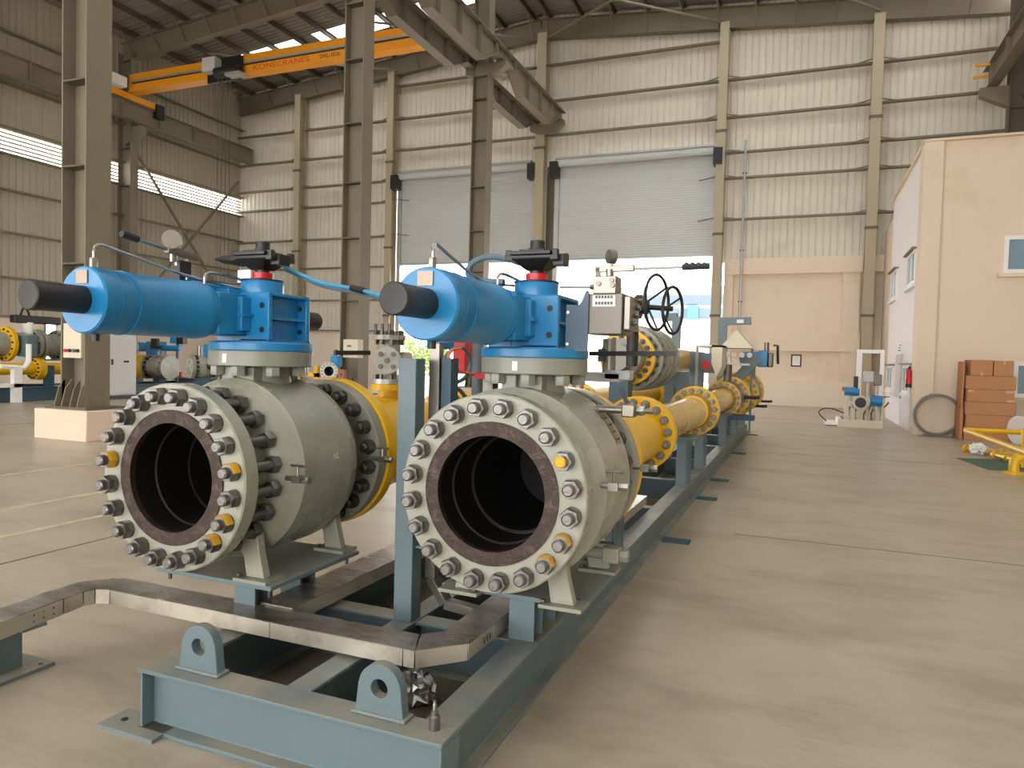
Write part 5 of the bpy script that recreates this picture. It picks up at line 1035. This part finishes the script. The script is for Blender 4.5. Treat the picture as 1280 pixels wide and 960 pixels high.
df = thing('door_frame', 'tall white rectangular frame standing behind the small metering skid', 'frame', ((fx0+fx1)/2, 22, 0))
MB().box(fx0, fx0+.13, 21.95, 22.05, 0, fz).build('jamb', 'white', df); MB().box(fx1-.1, fx1, 21.95, 22.05, 0, fz).build('jamb', 'white', df); MB().box(fx0+.13, fx1-.1, 21.95, 22.05, fz-.1, fz).build('head', 'white', df)
# yellow pipes on the floor at the right edge
yr = thing('tubular_barrier', 'bent yellow tubular frame standing above the floor pipes at the right edge', 'frame', (3.4, 14, 0)); a = PY(1207, 537.5, 14.6); b = PY(1290, 541, 14.6)
MB().tube([a+Vector((2.6, 0, -.02)), b, a+Vector((.02, 0, 0)), a, a+Vector((0, -.02, -.01)), PZ(1285, 567, .42), PZ(1330, 590, .4)], .045, 10).build('tube_rail', 'yellow', yr)
c = PZ(1279, 590, .0); MB().tube([PY(1282, 536, c.y+.5), Vector((PY(1282, 536, c.y+.5).x, c.y+.4, .02))], .06, 10).build('post', 'yellow', yr); q = a+Vector((2.6, 0, 0)); MB().tube([q, (q.x, q.y, 0)], .05, 10).build('post', 'yellow', yr)
fpz = .07
for k, (pa, pb, m) in enumerate((((1209, 561), (1300, 575), 'yellow_film'), ((1232, 563), (1310, 572), 'yellow_film'), ((1245, 569), (1300, 583), 'yellow'))):
    a = PZ(*pa, fpz); b = PZ(*pb, fpz); t = thing('floor_pipe', ['yellow pipe with a flanged end lying on the floor, leftmost end', 'film-wrapped yellow pipe lying behind the others on the floor at right', 'thin yellow pipe with couplings lying in front on the floor at right'][k], 'pipe', tuple((a+b)/2-Vector((0, 0, fpz))), 'yellow pipes lying on the floor at right')
    d = (b-a).normalized(); MB().cyl(a, b, .045, n=14).build('pipe_length', m, t); MB().cyl(a-d*.05, a, .069, n=20).build('flange', 'yellow', t)
    for q in (.25, .5): MB().cyl(a+(b-a)*q, a+(b-a)*q+d*.06, .062, n=16).build('coupling', 'yellow', t)
a = PZ(1223, 569, .0); wr_ = MB().sphere((a.x, a.y+.05, .1), .13, 18, (1.1, .8, .75)); wr_.v = [(x+random.gauss(0, .018), y+random.gauss(0, .018), max(.002, z+random.gauss(0, .018))) for x, y, z in wr_.v]
w_ = wr_.build('plastic_wrap', 'white'); tag(w_, 'crumpled white plastic wrap bunched around the floor pipe end', 'wrap')
c = PZ(1262, 592, 0); el = thing('pipe_elbow', 'yellow pipe elbow with flange standing on the floor at the right edge', 'elbow', (c.x, c.y, 0)); MB().cyl((c.x+.05, c.y, 0), (c.x+.05, c.y, .03), .14, n=24).build('flange', 'yellow', el); MB().tube([(c.x+.05, c.y, .03), (c.x+.05, c.y, .18), (c.x+.12, c.y+.02, .27), (c.x+.3, c.y+.05, .3)], .07, 14, 2).build('elbow_bend', 'yellow', el)
a, b = PZ(1203, 573, .002), PZ(1245, 588, .002); tp = prism(MB(), [(a.x-.1, a.y), (b.x-.1, b.y), (b.x+1.2, b.y+.2), (a.x+1.6, a.y+.6)], 0.0005, .004).build('floor_tarp', 'greentarp'); tag(tp, 'dark green sheet spread under the yellow floor pipes', 'sheet')
c = PZ(1263, 549, 0); c.y -= 1.3; c.x -= .28
rl_ = thing('cable_reel', 'white round reel end lying beside the cartons', 'reel', (c.x+.25, c.y, 0)); MB().cyl((c.x+.1, c.y+.0, .3), (c.x+.16, c.y+.03, .3), .3, n=32).build('reel_flange', 'white', rl_); MB().cyl((c.x+.16, c.y+.03, .3), (c.x+.5, c.y+.15, .3), .2, n=24).build('reel_drum', 'rubber', rl_)
